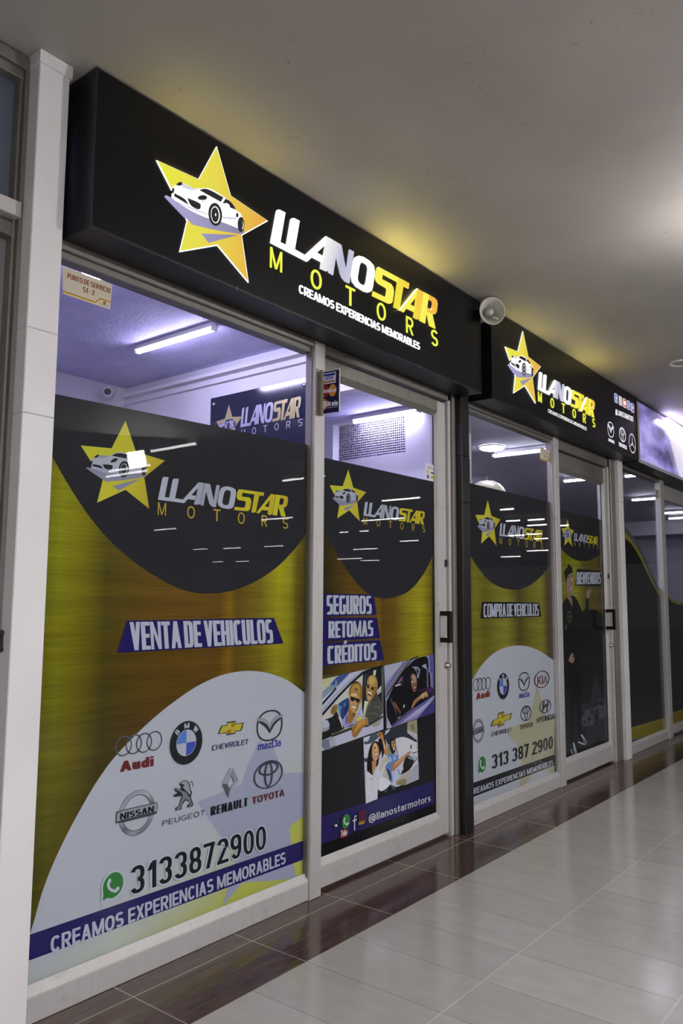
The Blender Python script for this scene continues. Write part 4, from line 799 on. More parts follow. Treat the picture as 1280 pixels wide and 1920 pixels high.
pic(sh, [
 ('#adadba', "3.4392 0.6741 3.6489 0.6862 3.9571 0.7115 3.9731 0.3716 3.7372 0.3661 3.5629 0.339 3.4607 0.334"), ('#282b32', "3.5826 0.6828 3.6906 0.6929 3.8609 0.7071 3.8577 0.6486 3.9601 0.5899 3.9543 0.5809 3.8245 0.6282 3.7327 0.6288 3.6696 0.605 3.6283 0.6511"), ('#a0a0a8', "3.6335 0.662 3.6438 0.6869 3.6906 0.6899 3.6697 0.6749"), ('#878266', "3.8609 0.7065 3.956 0.7107 3.9592 0.6231 3.8622 0.6601"), ('#6d684f', "3.8859 0.6906 3.9312 0.6884 3.9365 0.648 3.897 0.665"), ('#9a9aa6', "3.8605 0.6513 3.8689 0.6533 3.9592 0.6146 3.959 0.5931"),
 ('#3a4756', "3.4812 0.6532 3.5031 0.6786 3.5525 0.6866 3.5776 0.6576 3.513 0.6376 3.4499 0.6391 3.4426 0.6527"), ('#a5abb5', "3.4402 0.6726 3.4884 0.6776 3.4788 0.6507 3.4426 0.6527"), ('#14161c', "3.5776 0.649 3.6283 0.6569 3.6489 0.6078 3.6079 0.5387 3.5877 0.5475 3.5726 0.6297"), ('#3c424a', "3.4454 0.5686 3.4791 0.5636 3.4792 0.544 3.4479 0.5487"), ('#b3b3ba', "3.8245 0.6273 3.96 0.5777 3.9612 0.5256 3.8848 0.5335 3.7643 0.5272 3.7378 0.5722 3.738 0.6266"), ('L', "3.7379 0.5957 3.7643 0.5272", '#24262c', .006), ('L', "3.9588 0.5718 3.9472 0.5611 3.9585 0.5412", '#3a3c44', .003), ('L', "3.9072 0.5258 3.9613 0.5286", '#1c1d24', .005), ('#14151b', "3.8851 0.5696 3.902 0.5794 3.899 0.5526 3.8906 0.5508"),
 ('#a8a8b4', "3.5777 0.549 3.6029 0.5854 3.6079 0.5387"), ('#757a70', "3.6515 0.6075 3.6904 0.608 3.7113 0.5525 3.6695 0.5527"), ('#1b191b', "3.6748 0.6305 3.701 0.6388 3.7353 0.6285 3.7405 0.5954 3.7335 0.5566 3.7113 0.551 3.6852 0.5796"), ('#9e7450', "3.6967 0.6218 3.7263 0.6243 3.7389 0.5956 3.7336 0.5757 3.7166 0.5752 3.7019 0.5889"), ('#1d1614', "3.7009 0.5891 3.7166 0.5781 3.7325 0.5788 3.7282 0.5589 3.7166 0.5561 3.7035 0.5712"), ('#d0c8c0', "3.714 0.5799 3.7283 0.5823 3.7261 0.5709 3.7177 0.5692"), ('L', "3.7088 0.6085 3.7326 0.6097", '#1a1412', .004),
 ('#566fa2', "3.6591 0.5484 3.7113 0.5525 3.7537 0.5346 3.7761 0.5018 3.7112 0.4985 3.7006 0.4493 3.7109 0.3953 3.6848 0.4099 3.6385 0.4867 3.636 0.5173"), ('#8fa2cc', "3.6695 0.5353 3.6903 0.5439 3.7007 0.5161 3.6746 0.5056"), ('#7f96c6', "3.7113 0.5467 3.7377 0.534 3.7429 0.5156 3.7165 0.5138"), ('#1d2742', "3.6385 0.4867 3.6694 0.4746 3.6953 0.4299 3.6848 0.4099"), ('#a6acc2', "3.7032 0.4547 3.7749 0.4725 3.7865 0.4265 3.7425 0.3783 3.7057 0.3933"), ('L', "3.7588 0.4633 3.7801 0.429", '#3d5590', .006), ('L', "3.7163 0.4467 3.7004 0.3914", '#5a7ab8', .004),
 ('#16171b', "3.8403 0.516 3.8847 0.517 3.9306 0.4815 3.8842 0.4449 3.8181 0.4503 3.8127 0.4755"), ('#7d8088', "3.8541 0.5109 3.8847 0.5139 3.9182 0.4863 3.8846 0.4974"), ('#9a9ca4', "3.9071 0.5061 3.9411 0.5133 3.958 0.4864 3.9294 0.4726"), ('L', "3.9238 0.4734 3.961 0.4951", '#17181d', .005), ('#101115', "3.7854 0.4267 3.8181 0.4539 3.8842 0.4434 3.8399 0.4326"),
 ('#9b6d44', "3.707 0.4992 3.7429 0.5068 3.8294 0.5295 3.8793 0.5433 3.8989 0.5345 3.8293 0.5101 3.7749 0.4828 3.7111 0.4549 3.7017 0.4767"), ('#b88d63', "3.7429 0.501 3.8184 0.5222 3.8349 0.5227 3.775 0.499 3.7217 0.4809"), ('#a1968a', "3.7373 0.4025 3.8842 0.4434 3.8852 0.4283 3.8396 0.3807 3.7531 0.3729"), ('#7d7050', "3.7425 0.3812 3.7532 0.3969 3.8287 0.3988 3.8451 0.3872 3.834 0.3624"), ('#93939f', "3.8841 0.4285 3.9705 0.4663 3.9731 0.3716 3.834 0.3639"),
 ('#17191f', "3.6029 0.3741 3.6693 0.3939 3.7425 0.3695 3.7959 0.366 3.7477 0.3511 3.6384 0.342 3.563 0.3376 3.5679 0.386"), ('#3d4350', "3.6283 0.3753 3.659 0.3842 3.6538 0.365 3.6282 0.3582"), ('#3d4350', "3.69 0.3874 3.7372 0.3646 3.7213 0.3558 3.6952 0.3749"), ('#c2c2ca', "3.5778 0.4352 3.613 0.4464 3.69 0.4047 3.6744 0.3872 3.5979 0.3721 3.5678 0.3945"), ('#9fa096', "3.608 0.4872 3.6385 0.4881 3.6745 0.4275 3.6693 0.4198 3.613 0.4492"),
 ('#120f0f', "3.513 0.6348 3.5476 0.643 3.5726 0.6297 3.5817 0.5941 3.5702 0.5045 3.5429 0.5032 3.5183 0.4635 3.4721 0.4976 3.4838 0.5909"), ('#ac8460', "3.518 0.6172 3.5327 0.6344 3.5551 0.6297 3.5766 0.5948 3.5737 0.561 3.5527 0.537 3.528 0.5464 3.5141 0.5753"), ('#c39c77', "3.5327 0.6293 3.5526 0.6252 3.5626 0.5968 3.5477 0.5875 3.5278 0.6016"), ('L', "3.5278 0.613 3.5501 0.6127", '#201614', .004), ('#201614', "3.5328 0.608 3.5501 0.607 3.5477 0.6011 3.5353 0.602"), ('#3f1618', "3.5403 0.5766 3.5701 0.5723 3.5602 0.5595"), ('#e0dada', "3.5417 0.5764 3.5696 0.5729 3.5636 0.5675 3.5467 0.57"),
 ('#9f7650', "3.5123 0.5446 3.5537 0.5383 3.5478 0.5066 3.5173 0.4763"), ('#b6b5c0', "3.4553 0.478 3.4745 0.4972 3.5183 0.4677 3.5528 0.5044 3.6079 0.5359 3.6591 0.5456 3.6705 0.5207 3.6334 0.4947 3.6039 0.4465 3.5678 0.4383 3.5629 0.3384 3.4607 0.334"), ('#afa28f', "3.6079 0.5359 3.654 0.5498 3.6705 0.5236 3.6283 0.5084 3.5878 0.4747 3.5777 0.492"), ('L', "3.4891 0.4529 3.5135 0.4516", '#55555f', .003), ('L', "3.5528 0.4959 3.5233 0.4584 3.5136 0.39", '#9d9caa', .004),
 ('#9c7346', "3.5615 0.6712 3.5775 0.6892 3.6089 0.6781 3.6242 0.6372 3.6499 0.5932 3.6706 0.5671 3.6617 0.5504 3.6334 0.5632 3.6181 0.6005 3.6028 0.6443 3.5725 0.6626"), ('#bb9262', "3.6079 0.648 3.6232 0.6286 3.6437 0.5912 3.6334 0.5839 3.6181 0.6178"), ('#5d3a28', "3.5826 0.68 3.5978 0.6766 3.5927 0.6672 3.5801 0.6717"), ('#7a5030', "3.57 0.6787 3.5851 0.6854 3.5877 0.6621 3.5751 0.6637"),
])
sh.begin('social_icons')
c, q = P("3.2904 0.2799 3.2901 0.3138"); chat_icon(sh, c, rad(c, q), P("3.265 0.2516")[0], False)
def note(sh, pts, w_, col): sh.line(pts, w_, col)
for dx, cc in ((3, '#3d6c78'), (0, '#0d0c14')): sh.line("3.2247 0.3239 3.2252 0.2752" if not dx else "3.2217 0.3245 3.2222 0.2759", .0055, ink(cc)); sh.add("3.2293 0.2714 3.2288 0.2685 3.2273 0.266 3.225 0.264 3.2218 0.2625 3.218 0.2617 3.2138 0.2617 3.2093 0.2623 3.2049 0.2636 3.2006 0.2654 3.1968 0.2678 3.1936 0.2706 3.1912 0.2736 3.1897 0.2767 3.1892 0.2798 3.1897 0.2826 3.1911 0.2851 3.1935 0.2872 3.1966 0.2886 3.2004 0.2894 3.2046 0.2895 3.209 0.2889 3.2135 0.2876 3.2178 0.2858 3.2216 0.2834 3.2248 0.2806 3.2272 0.2776 3.2287 0.2744" if not dx else "3.2263 0.2726 3.2258 0.2697 3.2243 0.2672 3.2219 0.2652 3.2188 0.2638 3.215 0.263 3.2108 0.2629 3.2063 0.2635 3.2019 0.2648 3.1976 0.2667 3.1938 0.2691 3.1907 0.2718 3.1883 0.2749 3.1868 0.278 3.1862 0.281 3.1867 0.2839 3.1881 0.2864 3.1905 0.2884 3.1936 0.2898 3.1974 0.2906 3.2016 0.2907 3.206 0.2901 3.2105 0.2889 3.2147 0.287 3.2186 0.2846 3.2218 0.2818 3.2242 0.2788 3.2257 0.2757", ink(cc))
sh.add("3.2247 0.3239 3.237 0.308 3.2451 0.3039 3.2452 0.2954 3.2249 0.3056", ink('#0d0c14')); sh.add("3.2192 0.2735 3.219 0.272 3.2182 0.2708 3.2171 0.2698 3.2155 0.2691 3.2136 0.2687 3.2115 0.2686 3.2092 0.2689 3.207 0.2696 3.2049 0.2705 3.203 0.2717 3.2014 0.2731 3.2002 0.2746 3.1994 0.2762 3.1992 0.2777 3.1994 0.2791 3.2001 0.2804 3.2013 0.2814 3.2029 0.2821 3.2048 0.2825 3.2069 0.2826 3.2091 0.2822 3.2113 0.2816 3.2135 0.2807 3.2154 0.2795 3.217 0.2781 3.2182 0.2766 3.2189 0.275", ink('#b0b0ba'))
sh.line("3.3774 0.2882 3.3646 0.2883 3.3605 0.2779 3.3608 0.2206", .008, ink('#a8a8b4')); sh.line("3.3447 0.27 3.3786 0.2692", .008, ink('#a8a8b4'))
sh.add("3.3955 0.3052 3.4586 0.3041 3.4611 0.2396 3.3959 0.2381", ink('#57202e')); sh.ring("3.4467 0.2716 3.4461 0.2681 3.4445 0.2649 3.4419 0.2624 3.4385 0.2605 3.4344 0.2594 3.4298 0.2591 3.4249 0.2597 3.4201 0.2611 3.4155 0.2632 3.4114 0.266 3.408 0.2693 3.4054 0.2729 3.4037 0.2767 3.4032 0.2804 3.4037 0.284 3.4053 0.2871 3.4078 0.2897 3.4113 0.2916 3.4153 0.2927 3.4199 0.293 3.4248 0.2925 3.4296 0.2911 3.4342 0.289 3.4384 0.2862 3.4418 0.2829 3.4445 0.2792 3.4461 0.2754", "3.4379 0.2734 3.4376 0.2711 3.4366 0.269 3.4351 0.2673 3.433 0.266 3.4306 0.2652 3.4278 0.265 3.4249 0.2653 3.422 0.2662 3.4192 0.2676 3.4168 0.2693 3.4147 0.2714 3.4131 0.2738 3.4122 0.2762 3.4118 0.2787 3.4121 0.281 3.4131 0.2831 3.4146 0.2848 3.4167 0.2861 3.4191 0.2869 3.4219 0.2871 3.4248 0.2868 3.4277 0.2859 3.4305 0.2846 3.4329 0.2828 3.435 0.2807 3.4366 0.2783 3.4376 0.2759", ink('#2a1638')); sh.add("3.3958 0.2519 3.4501 0.2501 3.4425 0.2359 3.3959 0.2381", ink('#8a7228'))
sh.add("3.2427 0.2461 3.301 0.2421 3.3034 0.2023 3.2431 0.2047", ink('#701c22')); sh.text('Tube', "3.247 0.213 3.2992 0.2106 3.2467 0.2434", COND, ink('#b0a8b0'))
sh.begin('handle_name'); sh.text('@llanostarmotors', "3.4832 0.2337 4.096 0.2267 3.4831 0.2719", Style(.15, .14, 2.3, .95, .1), PALE)
film2 = sh.finish()

# second shop: fixed window
wn = thing('window_3', (5.1, .03, 0), 'second shop window with printed sheet and short black slogan band', 'window', None, 'structure')
m = MB()
m.box(4.44, 5.868, .0, .07, 0, .085, M_alu, .003); m.face([(4.44, .0, .085), (5.868, .0, .085), (5.868, .02, .115), (4.44, .02, .115)], M_alu); m.box(4.44, 5.868, .045, .07, .08, .115, M_alu)
frame_box(m, 4.44, 5.868, 2.672, 2.705, M_alu_d, -.005); frame_box(m, 4.44, 5.868, 2.65, 2.672, M_steel, .012); frame_box(m, 5.86, 5.868, .09, 2.66, M_alu, .004, .045, .001); part('frame', m, wn)
part('pane', bx(4.44, 5.864, .022, .027, .1, 2.66, M_glass), wn)
m = MB(); frame_box(m, 5.866, 5.958, 0, 2.70, M_alu, -.012, .045, .004); part('mullion', m, wn)
sh = Sheet(facade(.033), wn); sh.begin('printed_film')
sh.add([(4.36, .1), (5.875, .1), (5.875, 2.0), (4.36, 2.0)], GOLD3)
sh.add(curvy("4.4796 2.1715 5.9453 2.1728 5.9187 1.7165 5.8452 1.6745 5.6797 1.5876 5.5008 1.5226 5.311 1.483 5.1709 1.4767 4.9809 1.4956 4.8367 1.5354 4.7159 1.5992 4.6241 1.6619 4.4713 1.7924"), CHAR)
sh.add(curvy("4.539 0.8589 4.6201 0.9104 4.7037 0.9676 4.8126 1.0194 4.9411 1.0573 5.1081 1.0802 5.2824 1.0806 5.4645 1.0611 5.6546 1.0159 5.8839 0.9389 5.8331 0.0716 4.5207 0.1082"), WHITEP)
CREAM = ink('#9b977c')
sh.add("5.5549 0.778 5.6459 0.665 5.7075 0.5246 5.8593 0.5202 5.856 0.4625 5.5439 0.372 5.2833 0.2848 5.2178 0.3928 5.0603 0.4922 5.1375 0.5298 5.4026 0.535 5.4661 0.6264", CREAM)
sh.add("5.856 0.4625 5.834 0.0878 5.6871 0.152 5.4959 0.1669 5.3287 0.1101 5.231 0.0895 5.2719 0.2258 5.2833 0.2848 5.5439 0.372", CREAM)
sh.add("4.5101 0.2484 5.843 0.2417 5.8384 0.1621 4.508 0.1618", BLACKP)
PM3 = print_mats('second window', 4.661, 5.02, 1.95)
sh.begin('star_emblem'); star_emblem(sh, 4.661, 1.966, .359, PM3)
sh.begin('wordmark'); wordmark(sh, 4.997, 1.848, .705, PM3)
sh.begin('banner'); sh.add("4.7356 1.3917 5.6286 1.3863 5.6586 1.2805 4.708 1.2807", ink('#151418')); sh.text('COMPRA DE VEHICULOS', "4.7526 1.2881 5.6137 1.2877 4.7552 1.3784", Style(.17, .12, 5, .66, .05, .2), PALE)
sh.begin('maker_emblem'); cs = P("4.6408 0.8551 4.6885 0.8556 4.7413 0.8543 4.7997 0.8541"); r = rad(cs[3], P("4.801 0.8947")[0]); rings(sh, cs, r, ink('#33333b')); sh.text('Audi', "4.6353 0.7609 4.8233 0.7636 4.6364 0.8031", HEAVY, ink('#6e2a1c'))
sh.begin('maker_emblem'); c, q, e = P("5.0177 0.817 5.0209 0.9052 5.0197 0.8716"); roundel(sh, c, rad(c, q), rad(c, e))
sh.begin('maker_emblem'); c, q, e = P("5.343 0.8238 5.4346 0.8232 5.346 0.8903"); winged(sh, c, abs(q[0]-c[0]), abs(e[1]-c[1]), ink('#2a2a31'), ink('#8d8d98')); sh.text('mazDa', "5.2577 0.7136 5.4237 0.711 5.2593 0.7513", SQUARE, ink('#2a2f86'))
sh.begin('maker_emblem'); c, q, e = P("5.6441 0.8165 5.78 0.8181 5.6474 0.8792"); rx, ry = abs(q[0]-c[0]), abs(e[1]-c[1]); sh.ring(ell(c, rx, ry), ell(c, rx*.88, ry*.9), ink('#4c2020')); sh.text('KI', "5.5646 0.7804 5.658 0.7812 5.5678 0.8432", SQUARE, ink('#5a2220')); sh.line("5.6719 0.7834 5.7105 0.8355 5.7297 0.7838", .014, ink('#5a2220'))
sh.begin('maker_emblem'); c, q = P("4.6594 0.5622 4.6615 0.6371"); r = rad(c, q); sh.circ(c, r, ink('#3a3a42'), r*.78); sh.circ(c, r*.95, ink('#85858e'), r*.84); sh.add("4.5608 0.5791 4.7349 0.5863 4.7399 0.5502 4.5598 0.5413", ink('#3c3c44')); sh.add("4.5607 0.575 4.7287 0.5813 4.731 0.5555 4.56 0.5488", ink('#8a8a92')); sh.text('NISSAN', "4.5528 0.5456 4.7189 0.5556 4.5534 0.5697", HEAVY, ink('#15151a'))
sh.begin('maker_emblem'); crossbar_emblem(sh, "4.8218 0.5688 4.859 0.6078 4.9338 0.6104 4.9382 0.6451 5.028 0.6483 5.0236 0.619 5.1465 0.6269 5.1141 0.5829 5.0223 0.5821 5.0214 0.5599 4.9317 0.5499 4.9323 0.5689"); sh.text('CHEVROLET', "4.8353 0.5025 5.1295 0.5007 4.8361 0.5297", SQUARE, ink('#1d1d24'))
sh.begin('maker_emblem'); c, q, e = P("5.3618 0.5987 5.4517 0.5979 5.3642 0.6523"); ovals(sh, c, abs(q[0]-c[0]), abs(e[1]-c[1]), ink('#3c3c44')); sh.text('TOYOTA', "5.2571 0.4942 5.4691 0.4951 5.2585 0.5261", ARIAL, ink('#5c3024'))
sh.begin('maker_emblem'); c, q, e = P("5.6925 0.6141 5.797 0.6137 5.6952 0.6637"); rx, ry = abs(q[0]-c[0]), abs(e[1]-c[1]); sh.ring(ell(c, rx, ry), ell(c, rx*.88, ry*.88), ink('#3c3c44'))
f = lambda qq: [(c[0]+a*rx, c[1]+b*ry) for a, b in qq]
sh.line(f([(-.55, -.75), (-.2, .8)]), rx*.22, ink('#3c3c44')); sh.line(f([(.2, -.8), (.5, .75)]), rx*.22, ink('#3c3c44')); sh.line(f([(-.5, -.25), (0, .1), (.5, .2)]), rx*.2, ink('#3c3c44')); sh.text('HYUNDAI', "5.5413 0.5088 5.8585 0.5054 5.5433 0.5484", SQUARE, ink('#26262c'))
sh.begin('messaging_icon'); c, q, e = P("4.7008 0.3443 4.7023 0.3951 4.6506 0.2966"); chat_icon(sh, c, rad(c, q), e)
sh.begin('phone_number'); sh.text('313 387 2900', "4.8316 0.2934 5.8093 0.294 4.8345 0.3836", DIGIT, BLACKP)
sh.begin('slogan'); sh.text('CREAMOS EXPERIENCIAS MEMORABLES', "4.5394 0.1782 5.8041 0.1699 4.5403 0.2153", ARIAL, PALE)
film3 = sh.finish()

# second shop: glass door
dr = thing('door_2', (6.4, .03, 0), 'aluminium glass door with printed waving man beside the white pillar', 'door', None, 'structure')
glass_door(dr, 5.965, 7.075, 7.015, 7.215, 2.6, .18, 2.44, M_glass_c, 1.15, 1.33, 7.0)
sh = Sheet(facade(.054), dr, .00005); sh.begin('printed_film')
sh.add([(5.91, .9), (7.03, .9), (7.03, 2.0), (5.91, 2.0)], GOLD4)
sh.add(curvy("6.026 2.1336 7.1119 2.1306 7.0889 1.8626 7.0405 1.8431 6.8833 1.7853 6.7045 1.7502 6.5342 1.7356 6.3722 1.7466 6.2177 1.7808 6.0822 1.8347 6.0101 1.8657"), CHAR)
BP = grad('black print lightening', (6.3, 1.2), (6.5, .3), [(0, '#141316'), (.5, '#1e1d21'), (1, '#2b2a30')], 0, .9)
sh.add(curvy("6.0111 1.1606 6.0795 1.1856 6.4861 1.2609 6.5776 1.3122 6.6686 1.3289 6.8264 1.322 6.9602 1.2921 7.0695 1.2607 7.2088 1.2096 7.0683 -0.035 5.9464 0.0885"), BP)
sh.begin('star_shape'); GR = ink('#2c2b31')
sh.add("6.447 0.5495 6.6476 0.5534 6.7904 0.809 6.9055 0.5754 7.0651 0.563 7.0421 0.1437 6.793 0.2535 6.5779 0.1425 6.5046 0.1621 6.5662 0.3195 6.4463 0.3708", GR)
sh.begin('car_picture')
sh.add(curvy("6.4425 0.385 6.4522 0.4526 6.5094 0.4925 6.6567 0.5054 6.7376 0.5448 6.8712 0.5533 6.9966 0.5152 7.0023 0.4217 6.9443 0.389 6.8176 0.3915 6.6968 0.3598 6.5448 0.3665"), ink('#47464e')); sh.add("6.6624 0.5124 6.7506 0.5436 6.8492 0.5477 6.8275 0.5122 6.708 0.5002", ink('#1b1b20')); sh.add("6.857 0.545 6.9237 0.5319 6.9757 0.4977 6.8458 0.5075", ink('#1b1b20'))
sh.add("6.8325 0.4109 6.8298 0.3963 6.8244 0.3828 6.8164 0.371 6.8064 0.3616 6.7948 0.355 6.7822 0.3515 6.7693 0.3513 6.7567 0.3545 6.745 0.3607 6.7348 0.3698 6.7266 0.3812 6.7208 0.3944 6.7177 0.4088 6.7175 0.4235 6.7201 0.438 6.7254 0.4514 6.7332 0.4632 6.743 0.4727 6.7545 0.4794 6.767 0.4831 6.78 0.4834 6.7927 0.4805 6.8045 0.4743 6.8149 0.4652 6.8232 0.4538 6.8291 0.4404 6.8323 0.4259", ink('#131318')); sh.ring("6.8114 0.4133 6.8096 0.4032 6.8061 0.3939 6.801 0.3858 6.7946 0.3793 6.7872 0.3747 6.7792 0.3722 6.771 0.372 6.7629 0.3741 6.7555 0.3783 6.749 0.3845 6.7438 0.3923 6.7402 0.4013 6.7383 0.4111 6.7382 0.4213 6.7399 0.4312 6.7433 0.4405 6.7484 0.4486 6.7547 0.4551 6.7621 0.4598 6.77 0.4623 6.7783 0.4626 6.7864 0.4606 6.7939 0.4565 6.8004 0.4503 6.8056 0.4425 6.8093 0.4334 6.8113 0.4235", "6.8035 0.4141 6.8021 0.4058 6.7993 0.398 6.7952 0.3912 6.7902 0.3858 6.7843 0.3819 6.778 0.3798 6.7716 0.3796 6.7653 0.3812 6.7594 0.3847 6.7544 0.3898 6.7503 0.3963 6.7475 0.4038 6.746 0.412 6.746 0.4204 6.7473 0.4287 6.7501 0.4364 6.7541 0.4432 6.7591 0.4487 6.7649 0.4526 6.7712 0.4548 6.7777 0.4551 6.784 0.4534 6.7899 0.45 6.795 0.4449 6.7991 0.4384 6.8019 0.4309 6.8034 0.4226", ink('#55534c')); sh.add("6.5746 0.4299 6.6513 0.4355 6.6436 0.4035 6.5844 0.3934", ink('#18181d')); sh.add("6.4617 0.4148 6.548 0.4096 6.5417 0.3918 6.4678 0.3976", ink('#18181d')); sh.add("6.7054 0.4674 6.7042 0.462 6.7015 0.4571 6.6974 0.4529 6.6922 0.4496 6.6862 0.4473 6.6795 0.4462 6.6727 0.4463 6.6659 0.4477 6.6596 0.4501 6.654 0.4537 6.6495 0.458 6.6462 0.463 6.6443 0.4683 6.644 0.4738 6.6452 0.4791 6.6478 0.484 6.6518 0.4882 6.657 0.4916 6.663 0.4939 6.6696 0.495 6.6765 0.4949 6.6833 0.4936 6.6896 0.4912 6.6952 0.4877 6.6998 0.4833 6.7031 0.4783 6.705 0.4729", ink('#1d1d22')); sh.add("6.5082 0.4769 6.5074 0.4733 6.5057 0.47 6.5031 0.4671 6.4998 0.4648 6.496 0.4632 6.4917 0.4625 6.4874 0.4625 6.483 0.4634 6.479 0.4651 6.4754 0.4674 6.4725 0.4704 6.4704 0.4737 6.4692 0.4774 6.469 0.4811 6.4698 0.4847 6.4715 0.488 6.474 0.4909 6.4773 0.4931 6.4812 0.4947 6.4854 0.4955 6.4898 0.4955 6.4941 0.4946 6.4982 0.4929 6.5017 0.4906 6.5047 0.4877 6.5068 0.4843 6.508 0.4806", ink('#1d1d22'))
sh.begin('figure', 'drawn man in a black uniform with one hand raised')
JK = ink('#0e0e11'); SKIN = ink('#8a6a60'); HAIR = ink('#131214')
pic(sh, [('#0e0e11', "6.4888 1.2987 6.5921 1.3361 6.6139 1.4227 6.6705 1.4211 6.6573 1.3164 6.5677 1.1786 6.4707 1.2186"), ('#8a6a60', "6.6212 1.4518 6.624 1.4886 6.6484 1.4714 6.6714 1.5009 6.6876 1.5089 6.701 1.4798 6.7294 1.5075 6.7477 1.5058 6.7152 1.4604 6.6705 1.4211 6.6345 1.4228"),
 ('#0e0e11', "6.2223 0.9183 6.4624 0.9328 6.4555 0.7009 6.4236 0.3262 6.3562 0.3256 6.336 0.7197 6.2637 0.2855 6.1994 0.2922"), ('#0e0e11', "6.214 1.43 6.0777 1.3388 6.061 1.1771 6.0745 1.1051 6.1529 0.9132 6.2205 0.8912 6.4552 0.9006 6.4529 1.0734 6.4537 1.2236 6.5373 1.2792 6.4965 1.3366 6.3991 1.4217 6.3281 1.4419"),
 ('#80625a', "6.2048 1.5037 6.2385 1.4487 6.3076 1.4213 6.3168 1.345 6.2496 1.4025 6.2093 1.43"), ('#8a6a60', "6.2021 1.5701 6.2253 1.604 6.3168 1.629 6.3327 1.5806 6.3343 1.5337 6.3203 1.468 6.2948 1.4435 6.2536 1.4636 6.2138 1.4992 6.1971 1.5294"), ('#131214', "6.1835 1.5697 6.1617 1.6272 6.1817 1.6509 6.2395 1.6789 6.253 1.7055 6.2968 1.6866 6.3313 1.6671 6.3313 1.6313 6.2734 1.6203 6.2198 1.5918 6.2054 1.5499 6.1932 1.5404"),
 ('L', "6.2244 1.591 6.2626 1.5994", '#141214', .008), ('L', "6.2959 1.6022 6.3274 1.6087", '#141214', .008), ('#b0a8ae', "6.2325 1.5708 6.2658 1.5772 6.26 1.5603 6.2362 1.556"), ('#b0a8ae', "6.3017 1.5817 6.3259 1.5861 6.3223 1.5691 6.3031 1.5668"), ('#171518', "6.2467 1.573 6.2657 1.5762 6.26 1.5612 6.2482 1.56"), ('L', "6.2843 1.5701 6.2959 1.5312 6.2766 1.5252", '#5e453e', .004), ('#b9b2b6', "6.2748 1.4991 6.3187 1.5147 6.3077 1.494 6.2883 1.4882"), ('L', "6.2657 1.5046 6.2882 1.4863 6.318 1.5054", '#4a2f2c', .003), ('#755850', "6.1886 1.5403 6.2074 1.5444 6.2095 1.5056 6.1961 1.5128"),
 ('#8a6a60', "6.2042 0.9238 6.2489 0.9668 6.2967 0.9782 6.3147 0.9635 6.2945 0.9462 6.3321 0.9397 6.3214 0.9237 6.3106 0.9042 6.2446 0.9025"), ('L', "6.2617 0.9479 6.3219 0.931", '#4a332e', .003),
])
sh.ring("6.2904 1.271 6.2886 1.2608 6.2848 1.2511 6.2792 1.2424 6.272 1.2352 6.2636 1.2299 6.2544 1.2267 6.245 1.2257 6.2357 1.227 6.227 1.2306 6.2194 1.2362 6.2133 1.2435 6.2089 1.2523 6.2064 1.262 6.206 1.2721 6.2077 1.2823 6.2115 1.292 6.217 1.3006 6.2241 1.3078 6.2324 1.3132 6.2416 1.3165 6.251 1.3176 6.2604 1.3164 6.2691 1.3129 6.2768 1.3073 6.283 1.2999 6.2875 1.2911 6.29 1.2813", "6.2809 1.2712 6.2795 1.2625 6.2765 1.2544 6.2721 1.2471 6.2665 1.2411 6.2599 1.2366 6.2528 1.2339 6.2454 1.233 6.2382 1.2341 6.2315 1.2371 6.2256 1.2418 6.2209 1.2479 6.2175 1.2553 6.2156 1.2635 6.2153 1.272 6.2167 1.2806 6.2196 1.2887 6.224 1.2959 6.2296 1.302 6.2361 1.3065 6.2432 1.3093 6.2505 1.3102 6.2578 1.3092 6.2646 1.3063 6.2705 1.3016 6.2753 1.2954 6.2788 1.288 6.2807 1.2798", ink('#6e6a2c')); sh.line("6.2221 1.2683 6.2742 1.2768", .006, ink('#5c5a40')); sh.add("6.1509 1.1676 6.1769 1.2151 6.1795 1.1832", ink('#86802c')); sh.add("6.061 1.1771 6.093 1.1853 6.078 1.1623", ink('#77722c')); sh.ring("6.39 0.9431 6.389 0.939 6.3865 0.9352 6.3829 0.9319 6.3781 0.9293 6.3725 0.9274 6.3663 0.9263 6.3599 0.9262 6.3535 0.927 6.3476 0.9287 6.3423 0.9312 6.338 0.9343 6.3348 0.938 6.3329 0.942 6.3325 0.9461 6.3335 0.9501 6.3359 0.9539 6.3395 0.9572 6.3443 0.9599 6.3498 0.9618 6.356 0.9628 6.3624 0.963 6.3688 0.9622 6.3748 0.9605 6.3801 0.9581 6.3845 0.9549 6.3877 0.9512 6.3895 0.9472", "6.3827 0.9435 6.382 0.9404 6.3802 0.9376 6.3774 0.9351 6.3738 0.9331 6.3696 0.9317 6.365 0.9309 6.3602 0.9308 6.3554 0.9314 6.3509 0.9327 6.347 0.9345 6.3437 0.9369 6.3414 0.9396 6.34 0.9426 6.3396 0.9457 6.3404 0.9487 6.3422 0.9516 6.3449 0.954 6.3485 0.956 6.3527 0.9575 6.3573 0.9583 6.3621 0.9584 6.3669 0.9578 6.3714 0.9565 6.3753 0.9547 6.3786 0.9523 6.381 0.9496 6.3824 0.9466", ink('#2c3238'))
WSH = ink('#a3a3aa')
sh.add("6.208 0.284 6.2614 0.2858 6.3499 0.2022 6.3497 0.1663 6.2984 0.1426 6.2536 0.1714", ink('#17171b')); sh.line("6.2088 0.2265 6.242 0.1713 6.2986 0.1452 6.3521 0.166", .014, WSH); sh.add("6.2441 0.2703 6.2767 0.2704 6.3143 0.2027 6.2713 0.191", WSH); sh.add("6.2669 0.1961 6.3329 0.1974 6.3262 0.1697 6.2791 0.1694", ink('#8a8a92'))
